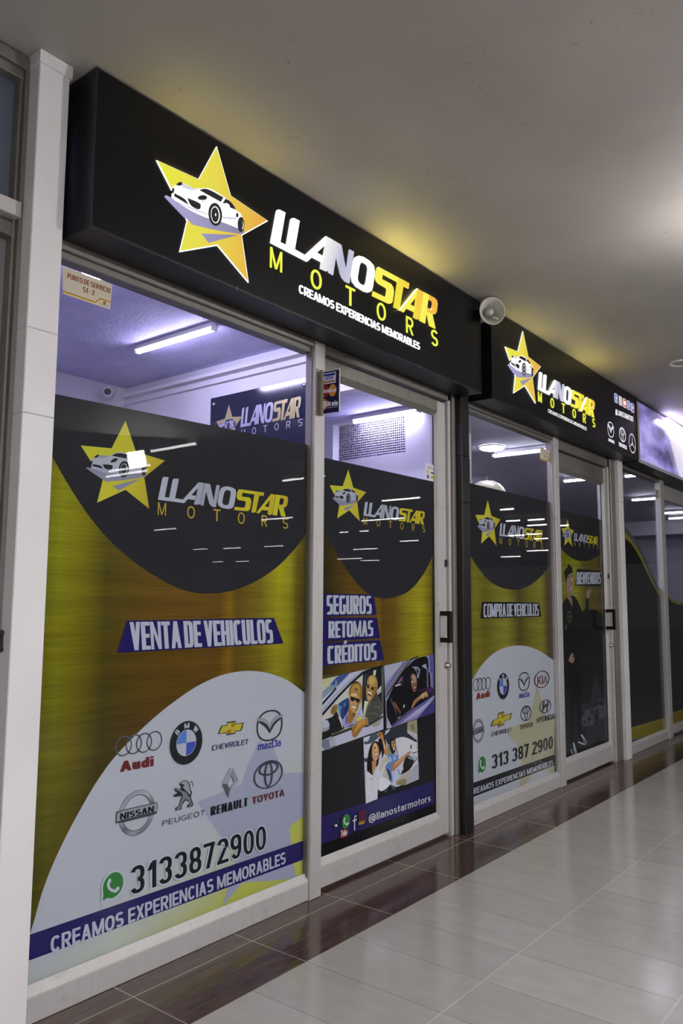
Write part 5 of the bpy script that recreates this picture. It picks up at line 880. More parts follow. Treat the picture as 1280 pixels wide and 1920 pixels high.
sh.add("6.3587 0.3271 6.414 0.3274 6.525 0.2694 6.5353 0.2404 6.4896 0.2264 6.3543 0.2645", ink('#17171b')); sh.line("6.3543 0.2645 6.4368 0.2399 6.497 0.2254 6.5381 0.2447", .014, WSH); sh.add("6.408 0.3118 6.4422 0.3147 6.5005 0.2726 6.4634 0.2701", WSH); sh.add("6.4634 0.2701 6.5176 0.2703 6.5159 0.2476 6.4716 0.2489", ink('#8a8a92'))
sh.begin('banner'); sh.add("6.4286 1.6685 6.9723 1.6687 6.9941 1.5306 6.3821 1.5271", ink('#151418')); sh.text('BIENVENIDOS', "6.4072 1.5369 6.9598 1.5522 6.4241 1.6398", Style(.19, .13, 5, .66, .05, .2), PALE)
PM4 = print_mats('second door', 6.124, 6.389, 1.97)
sh.begin('star_emblem'); star_emblem(sh, 6.124, 1.986, .265, PM4)
sh.begin('wordmark'); wordmark(sh, 6.377, 1.899, .54, PM4)
film4 = sh.finish()

# last shop at the right: window and door with black and gold sheets
wn = thing('window_4', (8.0, .03, 0), 'last shop window at the right with black sheet and gold curved line', 'window', None, 'structure')
m = MB(); m.box(7.34, 8.66, .0, .07, 0, .08, M_alu, .004); m.face([(7.34, .0, .08), (8.66, .0, .08), (8.66, .02, .105), (7.34, .02, .105)], M_alu); frame_box(m, 7.34, 8.66, 2.66, 2.70, M_alu_d, -.005); part('frame', m, wn)
part('pane', bx(7.34, 8.64, .022, .027, .1, 2.67, M_glass_c), wn); m = MB(); frame_box(m, 8.61, 8.735, 0, 2.70, M_alu, -.012, .045, .004); part('mullion', m, wn)
BLK4 = plain('last shop black print', '#232325', .6, 0, 1, .06); GLD = plain('flat gold print', '#8a7a2c', .6, 0, K, .06); GRY = plain('flat grey print', '#55555c', .6, 0, K, .06)
sh = Sheet(facade(.033), wn); sh.begin('printed_film')
sh.add(curvy("7.3164 2.138 7.6412 2.0967 7.8645 2.0146 8.0932 1.8885 8.3269 1.7158 8.6363 1.5159 8.7774 1.4224 8.8918 1.3161 8.7259 0.0779 7.1315 0.1333"), GRY)
sh.add(curvy("7.3129 2.1004 7.6302 2.0439 7.8021 1.9813 8.029 1.8653 8.2897 1.6739 8.5967 1.4737 8.7747 1.4012 8.8903 1.3054 8.7259 0.0779 7.1315 0.1333"), GLD)
sh.add(curvy("7.3078 2.0441 7.6248 1.9897 7.7976 1.938 8.0235 1.8153 8.2849 1.6331 8.594 1.4529 8.7719 1.3801 8.8889 1.2948 8.7428 0.2043 7.1417 0.2442"), BLK4)
film5 = sh.finish()
dr = thing('door_3', (9.2, .03, 0), 'last glass door at the right edge with black sheet and gold line', 'door', None, 'structure')
m = MB(); m.box(8.735, 10.1, .02, .075, .02, .1, M_alu, .003); part('bottom_rail', m, dr); m = MB(); m.box(8.735, 10.1, .02, .075, 2.5, 2.66, M_alu, .003); part('top_rail', m, dr)
m = MB(); m.box(9.98, 10.1, .018, .076, .02, 2.66, M_alu, .003); part('stile', m, dr); part('pane', bx(8.735, 10.0, .042, .047, .09, 2.55, M_glass_c), dr)
sh = Sheet(facade(.054), dr, .00005); sh.begin('printed_film')
sh.add([(8.72, .1), (10.0, .1), (10.0, 1.40), (9.35, 1.40), (9.1, 1.425), (8.95, 1.475), (8.72, 1.56)], GLD); sh.add([(8.72, .22), (10.0, .22), (10.0, 1.365), (9.35, 1.365), (9.1, 1.395), (8.95, 1.45), (8.72, 1.535)], BLK4)
film6 = sh.finish()
M_lamp2 = glow('added shop lamp cover', (.80, .76, 1.0), SHOP_E*1.6)
# ------------------------------------------------------------------ signboards
def signboard(x0, x1, label, cap):
    s = thing('signboard', ((x0+x1)/2, -.06, 2.70), label, 'sign')
    m = MB(); y0, y1, z0, z1 = -.172, .05, 2.70, 3.304
    m.box(x0, x1, y0, y1, z0, z1, M_signbody)
    part('box', m, s)
    m = MB(); m.box(x0+.003, x1-.003, -.176, -.172, z0+.006, z1-.004, M_signface); part('face', m, s)
    m = MB()  # folded lower edge, seam clips and corner screws
    m.box(x0-.002, x1+.002, -.1795, -.172, z0-.004, z0+.006, M_signbody); m.box(x0-.003, x0+.004, -.179, -.172, z0, z1-.004, M_signbody); m.box(x1-.004, x1+.003, -.179, -.172, z0, z1-.004, M_signbody)
    for i in range(1, 4): m.box(x0+(x1-x0)*i/4-.006, x0+(x1-x0)*i/4+.006, -.1805, -.172, z0-.005, z0+.009, plain('clip steel', '#4a4a50', .4, .5))
    part('edge_trim', m, s)
    return s
sg = signboard(1.53, 4.372, 'large black signboard with lit star, white car and tagline, over the first shop', 'big')
sh = Sheet(facade(-.176), sg, .0001)
SM = sign_mats('first sign', 1.806, .603, 3.07, 2.437, 1.386)
sh.begin('star_emblem'); star_emblem(sh, 1.806, 3.069, .603, SM, .006, EM_W); sh.finish()
sh = Sheet(facade(-.176), sg, .0001); sh.begin('wordmark'); wordmark(sh, WX0, WZ0, WW, SM, .007); sh.finish()
sh = Sheet(facade(-.176), sg, .0001); sh.begin('tagline'); sh.text('CREAMOS EXPERIENCIAS MEMORABLES', "2.6341 2.808 3.66 2.7985 2.6334 2.8491", Style(.165, .15, 2.5, .92, .08, .3), EM_W, .004); sh.finish()
sg2 = signboard(4.523, 7.40, 'smaller looking black signboard over the second shop with social media icons at its right end', 'second')
sh = Sheet(facade(-.176), sg2, .0001); SM2 = sign_mats('second sign', 4.714, .553, 3.09, 5.222, 1.078)
sh.begin('star_emblem'); star_emblem(sh, 4.714, 3.09, .553, SM2, .006, EM_W); sh.finish()
sh = Sheet(facade(-.176), sg2, .0001); sh.begin('wordmark'); wordmark(sh, 5.222, 2.906, 1.078, SM2, .007); sh.finish()
sh = Sheet(facade(-.176), sg2, .0001); sh.begin('tagline'); sh.text('CREAMOS EXPERIENCIAS MEMORABLES', "5.3926 2.7737 6.1411 2.7661 5.3941 2.8015", Style(.15, .14, 2.5, .92, .1, .3), EM_W); sh.finish()
sh = Sheet(facade(-.176), sg2, .0001); sh.begin('social_icons')
ics = P("6.8539 3.1803 6.9656 3.1794 7.071 3.1798 7.179 3.1819 7.2841 3.1781"); ht = abs(P("6.9695 3.2202")[0][1]-P("6.9617 3.1386")[0][1])/2*.95
for (cx, cz), rgb, k in zip(ics, ((.04, .12, .62), (.75, .42, .22), (.75, .13, .03), (.05, .12, .5), (.2, .06, .38)), range(5)):
    wm = glow('lit icon %d' % k, rgb, .9); wd = ht*.92
    sh.add(ell((cx, cz), wd*1.08, ht*1.08, 24, 6), EM_G, .003); sh.add(ell((cx, cz), wd*.95, ht*.95, 24, 6), wm, .003)
    if k == 0: sh.line([(cx+wd*.4, cz+ht*.55), (cx+wd*.05, cz+ht*.45), (cx+wd*.0, cz+ht*.1), (cx, cz-ht*.85)], wd*.24, EM_W, deep=.003); sh.line([(cx-wd*.3, cz+ht*.02), (cx+wd*.4, cz+ht*.02)], wd*.22, EM_W, deep=.003)
    if k == 1: sh.ring(ell((cx, cz), wd*.6, ht*.6, 24, 5), ell((cx, cz), wd*.46, ht*.46, 24, 5), EM_G, .003); sh.circ((cx, cz), wd*.28, EM_G, wd*.16, deep=.003)
    if k == 2: sh.add(ell((cx, cz), wd*.62, ht*.44, 24, 5), EM_W, .003); sh.add([(cx-wd*.16, cz-ht*.2), (cx+wd*.26, cz), (cx-wd*.16, cz+ht*.2)], wm, .003)
    if k == 3: sh.line([(cx+wd*.06, cz+ht*.6), (cx+wd*.06, cz-ht*.3)], wd*.2, EM_W, deep=.003); sh.circ((cx-wd*.1, cz-ht*.32), wd*.26, EM_W, wd*.1, deep=.003); sh.line([(cx+wd*.06, cz+ht*.55), (cx+wd*.4, cz+ht*.2)], wd*.18, EM_W, deep=.003)
    if k == 4: sh.add([(cx-wd*.4, cz+ht*.5), (cx+wd*.45, cz+ht*.5), (cx+wd*.45, cz-ht*.1), (cx+wd*.1, cz-ht*.4), (cx-wd*.1, cz-ht*.6), (cx-wd*.1, cz-ht*.4), (cx-wd*.4, cz-ht*.4)], EM_G, .003)
sh.finish()
sh = Sheet(facade(-.176), sg2, .0001); sh.begin('handle_name'); sh.text('@LLANOSTARMOTORS', "6.827 3.0334 7.2997 3.0489 6.8314 3.0813", Style(.15, .14, 2.5, .85, .1), EM_W); sh.finish()
sh = Sheet(facade(-.176), sg2, .0001); sh.begin('maker_emblem'); c, q, e = P("6.6955 2.8713 6.7724 2.8676 6.7017 2.9401"); rx, ry = abs(q[0]-c[0]), abs(e[1]-c[1])
winged(sh, c, rx, ry, EM_G, EM_G, .14); sh.text('MAZDA', "6.6308 2.761 6.7711 2.7591 6.633 2.7857", HEAVY, EM_G, .002); sh.finish()
sh = Sheet(facade(-.176), sg2, .0001); sh.begin('maker_emblem'); c, q, e = P("6.9907 2.8766 7.0781 2.8785 6.9972 2.9429"); ovals(sh, c, abs(q[0]-c[0]), abs(e[1]-c[1]), EM_G, .16); sh.text('TOYOTA', "6.8805 2.7578 7.0889 2.7554 6.8838 2.7927", HEAVY, EM_G, .002); sh.finish()
sh = Sheet(facade(-.176), sg2, .0001); sh.begin('maker_emblem'); c, q = P("7.2487 2.8385 7.2582 2.9299"); r = rad(c, q); sh.circ(c, r, EM_G, r*.88)
for a in (90, 210, 330):
    t = math.radians(a); sh.line([c, (c[0]+r*.9*math.cos(t), c[1]+r*.9*math.sin(t))], [r*.2, r*.03], EM_G)
sh.finish()

# neighbour's backlit sign at the right edge
sn = thing('signboard', (9.0, -.06, 2.70), 'backlit lilac and white signboard of the next shop, cut by the right edge', 'sign')
m, n, l, b = newmat('backlit lilac print'); p, x, y, z = posn(n, l)
f = noise(n, l, p, 1.6, 3, 1, 1, 2.2, .5)
c = ramp(n, l, f, [(.36, lin('#4a4574')), (.5, lin('#8079bd')), (.62, lin('#a9a0e0')), (.75, lin('#8d84b5'))])
wv = ramp(n, l, mathn(n, l, 'ADD', mathn(n, l, 'MULTIPLY', mathn(n, l, 'SUBTRACT', x, 8.25), .9), mathn(n, l, 'MULTIPLY', mathn(n, l, 'SUBTRACT', z, 3.05), .8)), [(0, (0, 0, 0, 1)), (.16, (.2, .2, .2, 1)), (.22, (.75, .7, .9, 1)), (.6, (1, 1, 1, 1))])
c2 = mixc(n, l, wv, c, lin('#e9e4fb')); l.new(c2, b.inputs['Base Color']); l.new(c2, b.inputs['Emission Color']); b.inputs['Emission Strength'].default_value = .8; b.inputs['Roughness'].default_value = .2
MLIL = m
m = MB(); m.box(7.43, 12.4, -.168, .05, 2.695, 3.30, M_signbody); part('box', m, sn)
part('face', bx(7.475, 12.39, -.172, -.168, 2.72, 3.275, MLIL), sn)
m = MB(); m.box(7.43, 7.475, -.173, -.168, 2.72, 3.275, plain('cream edge strip', '#a79a8c', .5)); m.box(7.43, 12.4, -.174, -.168, 2.692, 2.722, plain('pale edge strip', '#b6b2c2', .5)); part('edge_trim', m, sn)
m = MB(); pts = [(8.2+.25*i, -.215, 3.225-.004*i) for i in range(14)]; m.tube(pts, .03, glow('lit white tube', (.68, .58, 1), 11.0)); part('light_tube', m, sn)
m = MB(); pts = [(8.52+.25*i, -.205, 3.165-.004*i) for i in range(12)]; m.tube(pts, .022, glow('lit yellow tube', (.95, .85, .25), 4.0)); part('light_tube', m, sn, 'yellow lit tube')

# ------------------------------------------------------------------ horn loudspeaker between the two signboards
hs = thing('horn_loudspeaker', (4.45, -.2, 3.22), 'grey round horn loudspeaker fixed between the two black signboards under the ceiling', 'loudspeaker')
hc = Vector((4.357, -.27, 3.212)); ax = Vector((-.62, -.76, -.14)).normalized()
GB = plain('horn plastic', '#b9b6b0', .45); GI = plain('horn inside', '#8f8b86', .5)
m = MB(); m.sweep_ring(hc, ax, [(.028, -.135), (.03, -.10), (.036, -.075), (.05, -.045), (.068, -.018), (.082, 0), (.087, .004), (.086, .009), (.079, .004), (.06, -.022), (.044, -.05), (.03, -.08), (.0, -.085)], GB, 40); part('bell', m, hs)
m = MB(); m.sweep_ring(hc, ax, [(0, -.012), (.012, -.012), (.02, -.02), (.022, -.04), (.02, -.085)], GB, 24); part('phase_plug', m, hs, 'round grey plug in the middle of the horn')
m = MB(); m.sweep_ring(hc, ax, [(0, -.2), (.036, -.2), (.04, -.19), (.04, -.13), (.03, -.125), (.0, -.125)], GI, 28); part('driver', m, hs)
m = MB(); s_ = ax.cross(Vector((0, 0, 1))).normalized(); d_ = s_.cross(ax)
m.tube([hc+ax*(-.03)-s_*.02-d_*.03, hc-s_*.042-d_*.045], .005, GB, 8); part('strut', m, hs)
m = MB(); q = hc-ax*.16; m.tube([tuple(q), (q.x+.01, q.y+.01, 3.275)], .009, GI, 10); m.box(q.x-.03, q.x+.05, q.y-.025, q.y+.035, 3.272, 3.309, GI, .003); part('bracket', m, hs)

# ------------------------------------------------------------------ small signs and stickers
bs = thing('payment_sign', (3.0, -.06, 2.33), 'small dark blade sign with payment logos standing out from the metal mullion', 'sign')
m = MB(); m.box(2.996, 3.002, -.131, .0, 2.326, 2.545, plain('sign plate edge', '#c9c5b4', .4), 0); part('plate', m, bs)
m = MB(); m.box(2.957, 2.992, -.0165, -.012, 2.315, 2.555, M_alu_d, .001); m.box(2.988, 2.998, -.03, -.012, 2.318, 2.552, plain('bracket cream', '#aaa68f', .4)); part('bracket', m, bs)
for z in (2.355, 2.515):
    m = MB(); m.sweep_ring((2.974, -.0165, z), (0, -1, 0), [(.007, 0), (.007, .002), (.004, .004), (0, .004)], M_steel, 14); o = m.build('screw'); o.parent = bs; o.matrix_parent_inverse = Matrix.Translation(-Vector(bs.location))
sh = Sheet(lambda u, v, l: (2.9955-l, u, v), bs, .00008); sh.begin('print')
sh.add("-0.001 2.543 -0.13 2.539 -0.128 2.324 0.001 2.33", ink('#14122a'))
sh.add("-0.022 2.534 -0.11 2.532 -0.107 2.475 -0.02 2.479", ink('#a9a7b8')); sh.add("-0.027 2.529 -0.104 2.527 -0.103 2.516 -0.027 2.519", ink('#1b2060')); sh.add("-0.026 2.493 -0.103 2.49 -0.102 2.481 -0.025 2.483", ink('#8a5a20'))
sh.text('VISA', "-0.039 2.497 -0.091 2.496 -0.043 2.517", Style(.2, .15, 2.5, .95, .08), ink('#1d1c5c'), slant=.12)
def oval(el, col): sh.add(el, ink(col))
oval("-0.064 2.442 -0.063 2.434 -0.061 2.428 -0.059 2.422 -0.055 2.417 -0.051 2.413 -0.047 2.411 -0.042 2.41 -0.037 2.411 -0.032 2.414 -0.028 2.418 -0.024 2.423 -0.021 2.429 -0.02 2.436 -0.019 2.444 -0.019 2.451 -0.021 2.458 -0.024 2.464 -0.027 2.469 -0.031 2.472 -0.036 2.474 -0.041 2.475 -0.046 2.474 -0.051 2.471 -0.055 2.467 -0.059 2.462 -0.061 2.456 -0.063 2.449", '#6b1e20'); oval("-0.112 2.438 -0.112 2.431 -0.11 2.424 -0.107 2.419 -0.103 2.414 -0.099 2.41 -0.094 2.408 -0.088 2.408 -0.083 2.409 -0.077 2.411 -0.073 2.415 -0.069 2.42 -0.066 2.426 -0.064 2.433 -0.063 2.44 -0.064 2.447 -0.065 2.454 -0.068 2.459 -0.072 2.464 -0.077 2.468 -0.082 2.47 -0.088 2.47 -0.093 2.469 -0.098 2.467 -0.103 2.463 -0.107 2.458 -0.11 2.452 -0.112 2.445", '#9a6a24')
sh.text('MasterCard', "-0.021 2.434 -0.112 2.429 -0.022 2.454", COND, ink('#b5afb5'), slant=.1)
oval("-0.057 2.374 -0.057 2.367 -0.055 2.361 -0.053 2.356 -0.049 2.351 -0.044 2.348 -0.04 2.346 -0.034 2.345 -0.029 2.346 -0.024 2.349 -0.02 2.352 -0.016 2.357 -0.013 2.363 -0.011 2.369 -0.01 2.375 -0.011 2.382 -0.013 2.388 -0.015 2.393 -0.019 2.398 -0.023 2.401 -0.028 2.403 -0.034 2.404 -0.039 2.403 -0.044 2.4 -0.048 2.397 -0.052 2.392 -0.055 2.386 -0.057 2.38", '#8f5420')
sh.text('B', "-0.027 2.357 -0.049 2.357 -0.028 2.39", HEAVY, ink('#b5b0b5'), slant=.1); sh.line("-0.032 2.393 -0.032 2.352", .004, ink('#b5b0b5')); sh.line("-0.038 2.393 -0.037 2.353", .004, ink('#b5b0b5'))
sh.text('itcoin', "-0.052 2.362 -0.121 2.358 -0.053 2.388", COND, ink('#b5b0b8')); sh.line("-0.058 2.354 -0.12 2.351", .004, ink('#77707c'))
for i in range(24):
    z = 2.332+i*.0088
    for u in (-.127, -.004): sh.line([(u, z), (u, z+.003)], .002, ink('#8a8a96'), lift=(i == 0))
sh.finish()

st = thing('sticker', (1.62, .02, 2.43), 'cream service point sticker with brown lettering at the top left of the big window', 'sticker')
sh = Sheet(facade(.0215), st, .00006); sh.begin('sheet'); CRM = ink('#a9a193'); BRN = ink('#6b3d22')
sh.add("1.5507 2.6116 1.5638 2.6152 1.766 2.6141 1.7601 2.5115 1.5557 2.5115", CRM); sh.add("1.5551 2.5235 1.6937 2.5233 1.7151 2.5445 1.7618 2.5442 1.7616 2.5396 1.7154 2.5391 1.6939 2.5183 1.5554 2.5183", ink('#8a6a28')); sh.add("1.5554 2.5175 1.693 2.5167 1.7155 2.5373 1.761 2.5385 1.7611 2.5366 1.7165 2.5358 1.6931 2.5141 1.5556 2.514", ink('#b8a04a'))
sh.add("1.7408 2.5323 1.7407 2.5306 1.7403 2.5289 1.7396 2.5273 1.7386 2.5259 1.7374 2.5246 1.7361 2.5237 1.7346 2.5231 1.7332 2.5228 1.7318 2.5229 1.7305 2.5234 1.7294 2.5242 1.7286 2.5254 1.728 2.5267 1.7278 2.5283 1.7279 2.5299 1.7283 2.5316 1.729 2.5332 1.73 2.5347 1.7312 2.5359 1.7325 2.5369 1.734 2.5375 1.7354 2.5378 1.7368 2.5377 1.7381 2.5372 1.7392 2.5364 1.74 2.5352 1.7406 2.5338", ink('#7a5a30')); sh.line("1.7141 2.5214 1.7533 2.5232", .002, ink('#6a6a3a'))
sh.begin('lettering'); sh.text('PUNTO DE SERVICIO', "1.5705 2.5751 1.7583 2.5755 1.5708 2.5956", COND, BRN); sh.text('S1 - 2', "1.6382 2.5447 1.6886 2.5458 1.6378 2.5643", COND, BRN); sh.finish()

st = thing('sticker', (4.1, .04, 2.24), 'small white card sticker at the upper right of the first glass door', 'sticker')
sh = Sheet(facade(.0415), st, .00006); sh.begin('sheet'); sh.add("4.0536 2.2341 4.1763 2.2328 4.1749 2.1295 4.0488 2.131", ink('#b2afb8')); sh.line("4.0905 2.2169 4.1342 2.2161", .003, ink('#3a3640')); sh.line("4.0779 2.2072 4.1493 2.2059", .003, ink('#3a3640'))
sh.begin('logo'); sh.add("4.0988 2.1843 4.0984 2.1819 4.0974 2.1795 4.0957 2.1772 4.0935 2.1752 4.0909 2.1736 4.088 2.1724 4.085 2.1717 4.0819 2.1716 4.0791 2.172 4.0765 2.173 4.0744 2.1744 4.0728 2.1763 4.0718 2.1784 4.0715 2.1807 4.0718 2.1832 4.0729 2.1856 4.0745 2.1878 4.0767 2.1898 4.0793 2.1915 4.0822 2.1926 4.0852 2.1933 4.0883 2.1935 4.0911 2.193 4.0937 2.1921 4.0959 2.1907 4.0975 2.1888 4.0985 2.1867", ink('#a89a2a')); sh.begin('logo'); sh.add("4.1213 2.1859 4.1566 2.1858 4.1565 2.1755 4.1212 2.1751", ink('#3c3c66')); sh.begin('logo'); sh.add("4.0762 2.1639 4.0985 2.1641 4.0983 2.1411 4.076 2.141", ink('#3b4688')); sh.begin('logo'); sh.add("4.1638 2.1574 4.1632 2.1551 4.1615 2.1527 4.1588 2.1504 4.1551 2.1484 4.1508 2.1466 4.1459 2.1453 4.1409 2.1444 4.1358 2.144 4.131 2.1442 4.1268 2.1448 4.1232 2.146 4.1205 2.1476 4.1189 2.1495 4.1184 2.1517 4.119 2.1541 4.1206 2.1564 4.1234 2.1587 4.127 2.1607 4.1313 2.1625 4.1361 2.1639 4.1411 2.1647 4.1462 2.1651 4.151 2.165 4.1553 2.1643 4.1589 2.1632 4.1616 2.1616 4.1633 2.1596", ink('#8f8f22')); sh.finish()

st = thing('sticker', (5.73, .02, 2.4), 'cream service sticker at the upper right of the second shop window', 'sticker')
sh = Sheet(facade(.0215), st, .00006); sh.begin('sheet'); sh.add("5.6847 2.585 5.9457 2.5766 5.9403 2.4827 5.6751 2.4839", ink('#a39a8f')); sh.add("5.6756 2.4934 5.8141 2.4941 5.8615 2.5251 5.9429 2.5271 5.9423 2.5172 5.8724 2.515 5.818 2.4831 5.675 2.482", ink('#8a6f30')); sh.begin('lettering'); sh.text('S1 - 4', "5.7475 2.5134 5.8334 2.5143 5.7509 2.5349", COND, ink('#57503f')); sh.line("5.7273 2.5534 5.8629 2.5516", .006, ink('#8a7560')); sh.finish()
st = thing('sticker', (8.5, .02, 2.4), 'cream sticker at the upper right of the last shop window', 'sticker')
sh = Sheet(facade(.0215), st, .00006); sh.begin('sheet'); sh.add("8.5396 2.5817 8.7315 2.5745 8.7204 2.4866 8.5371 2.4867", ink('#98826e')); sh.begin('lettering'); sh.line("8.5761 2.5592 8.7041 2.5541", .008, ink('#6a5240')); sh.finish()

# ------------------------------------------------------------------ inside the shops
pq = thing('wall_plaque', (4.29, 1.7, 2.5), 'dark blue wall plaque with star and silver lettering on the inner wall', 'sign')
m = MB(); m.box(4.272, 4.288, 1.16, 2.225, 2.45, 3.02, plain('navy acrylic', '#20243a', .12)); part('board', m, pq)
for yy in (1.215, 2.18):
    for zz in (2.5, 2.965):
        m = MB(); m.sweep_ring((4.272, yy, zz), (-1, 0, 0), [(.014, 0), (.014, .012), (.01, .016), (0, .016)], plain('standoff chrome', '#c8c8cc', .2, .9), 14); part('standoff', m, pq)
sh = Sheet(lambda u, v, l: (4.2715-l, u, v), pq, .0002)
SIL = plain('silver letter', '#b4b4cc', .3, .3); GLDP = plain('pale gold letter', '#b8ab7c', .3, .3)
sh.begin('star_emblem')
kx = -.291/SW; fq = lambda pts: [(2.153+(a-SX0)*kx, 2.82+(b-SZ0)*.6) for a, b in P(pts)]
sh.add(fq(STAR), GLDP); PMQ = {'lilac': plain('plaque lilac', '#7d7b9c', .4), 'body': SIL, 'shade': plain('plaque shade', '#8f8fae', .4), 'dark': plain('plaque dark', '#1c1c30', .4), 'rim': SIL}
for mm, pts in CARPARTS: sh.add(fq(pts), PMQ[mm])
sh.begin('wordmark'); kx2 = -.617/WW; fq = lambda pts: [(1.872+(a-WX0)*kx2, 2.732+(b-WZ0)*.86) for a, b in P(pts)]
for mm, pts in WORD: sh.add(fq(pts), {'w': SIL, 'g': SIL, 's': GLDP, 't': GLDP}[mm], lift=False)
sh.ring(fq(ORING[0]), fq(ORING[1]), SIL)
for i, ch in enumerate('MOTORS'):
    u = 1.86-.1185*i; sh.text(ch, [(u, 2.66), (u-.042, 2.66), (u, 2.715)], THIN, SIL)
sh.finish()

gv = thing('vent_grille', (5.07, 1.17, 2.52), 'square lattice vent grille set in the wall behind the glass door', 'vent')
GR1 = plain('lattice grey', '#a5a2ae', .5); GR2 = plain('lattice back', '#3d3b45', .7)
m = MB(); m.box(5.094, 5.1, .815, 1.535, 2.523, 2.84, GR2); part('back_plate', m, gv)
m = MB()
for i in range(37): y = .818+.714*i/36; m.box(5.082, 5.093, y-.0025, y+.0025, 2.523, 2.84, GR1)
for i in range(17): z = 2.526+.311*i/16; m.box(5.078, 5.09, .815, 1.535, z-.0022, z+.0022, GR1)
part('lattice', m, gv)

def tube_light(name, x, y0, y1, z, label, mat, group=None, cz=.03):
    """slim batten lamp: white back against the ceiling, rounded glowing cover below"""
    t = thing(name, (x, (y0+y1)/2, z), label, 'lamp', group)
    m = MB(); m.box(x-.03, x+.03, y0-.02, y1+.02, z+.004, z+.012, M_white); m.box(x-.02, x+.02, y0, y1, z+.012, z+cz, M_white); part('batten', m, t)
    m = MB(); q = [(.022*math.cos(math.pi*i/10), -.026*math.sin(math.pi*i/10)) for i in range(11)]
    for (a, b), (c, d) in zip(q, q[1:]): m.face([(x+a, y0, z+.004+b), (x+c, y0, z+.004+d), (x+c, y1, z+.004+d), (x+a, y1, z+.004+b)], mat, True)
    part('diffuser', m, t, 'glowing white cover')
    for a, b in ((y0-.02, y0), (y1, y1+.02)):
        m = MB(); m.box(x-.022, x+.022, a, b, z-.02, z+.004, M_white); part('end_cap', m, t)
    return t
for x, y in ((1.85, .62), (2.75, .55), (3.75, .6)): tube_light('tube_light', x, y-.42, y+.42, 3.262, 'added unseen tube light near the glass, brightening the first shop', M_lamp, 'added tube lights near the glass in the first shop', .037)  # extra tubes added out of sight to brighten walls and ceiling
for x, y in ((5.7, .4), (6.9, .4), (6.2, 2.6), (7.6, 2.7), (9.0, 2.9)): tube_light('tube_light', x, y-.22, y+.22, 2.955, 'added unseen tube light brightening the second shop', M_lamp2, 'added tube lights of the second shop, out of view', .044)  # hidden tubes added so the second shop gets more light
tube_light('tube_light', 3.60, 1.47, 2.30, 3.262, 'glowing tube light on the ceiling behind the big window', M_lamp, None, .037)
tube_light('tube_light', 4.965, .68, 1.28, 2.832, 'glowing tube light above the vent grille behind the glass door', M_lamp, None, .037)
tube_light('tube_light', 7.62, .68, 1.41, 2.955, 'glowing tube light behind the second shop window below the bright round lamp', M_lampw, None, .044)
tube_light('tube_light', 9.79, 1.1, 1.53, 2.955, 'glowing tube light behind the second glass door', M_lampw, None, .044)
for i, (x, a, b, lb) in enumerate([(9.84, .40, .76, 'short glowing tube light at the top of the last shop window'), (12.25, 1.0, 1.47, 'glowing tube light beside the cream sticker in the last shop window'), (14.4, 1.2, 1.64, 'glowing tube light in the last door, upper of two'), (15.4, 1.45, 1.83, 'glowing tube light in the last door, lower of two')]):
    tube_light('tube_light', x, a, b, 2.955, lb, M_lampw, None, .044)

def disc_lamp(x, y, z, r, mat, label, name='ceiling_lamp', group=None, dp=.016):
    t = thing(name, (x, y, z), label, 'lamp', group)
    m = MB(); m.sweep_ring((x, y, z), (0, 0, -1), [(r*1.08, 0), (r*1.08, .012), (r, .014)], M_white, 36); part('rim', m, t)
    m = MB(); m.sweep_ring((x, y, z), (0, 0, -1), [(r, .010), (r, dp), (r*.85, dp+.016), (r*.5, dp+.026), (0, dp+.03)], mat, 36); part('diffuser', m, t)
    return t
disc_lamp(2.566, 1.311, 3.298, .11, M_lamp, 'round lamp at the top edge of the big window above the cream sticker')
disc_lamp(7.35, 1.3, 2.998, .13, glow('bright disc', (.85, .8, 1), 26.0), 'bright round ceiling lamp seen at the top of the second shop window')
# security camera in the far corner of the first shop
sc_ = thing('security_camera', (4.05, 3.3, 3.15), 'small white security camera in the far corner of the first shop', 'camera')
m = MB(); m.tube([(3.97, 3.20, 3.17), (4.07, 3.31, 3.19)], .042, M_white, 16); part('housing', m, sc_)
m = MB(); m.sweep_ring((3.97, 3.20, 3.17), (-.57, -.8, -.17), [(.03, 0), (.03, .006), (.018, .004), (0, .004)], M_darkm, 16); part('lens', m, sc_)
m = MB(); m.tube([(4.07, 3.31, 3.19), (4.10, 3.36, 3.2), (4.10, 3.40, 3.2)], .014, M_white, 10); part('arm', m, sc_)
# gold foil balloons
M_foil = plain('pale gold foil', '#d9d2b4', .35, .1)
def balloon(x, y, z, r, label):
    t = thing('foil_balloon', (x, y, z-r), label, 'balloon', None)
    m = MB(); n = 40; base = 0
    prof = []
    for i in range(13):
        a = math.pi*i/12; prof.append((r*math.sin(a)**.8*(1+.08*math.cos(a)), r*(1.12*math.cos(a)-.1*math.sin(a))))
    m.sweep_ring((x, y, z), (0, 0, 1), [(max(a, .001), b) for a, b in prof[::-1]]+[(.004, r*1.28)], M_foil, 28); part('body', m, t)
    m = MB(); m.tube([(x, y, z-r*1.1), (x+.01, y, z-r*1.6), (x, y+.01, .012)], .002, M_white, 6); part('ribbon', m, t)
    return t
balloon(5.56, .42, 2.16, .165, 'pale gold foil balloon floating behind the second shop window')
balloon(5.23, .40, 2.10, .10, 'small pale gold foil balloon beside the black pillar behind the window')

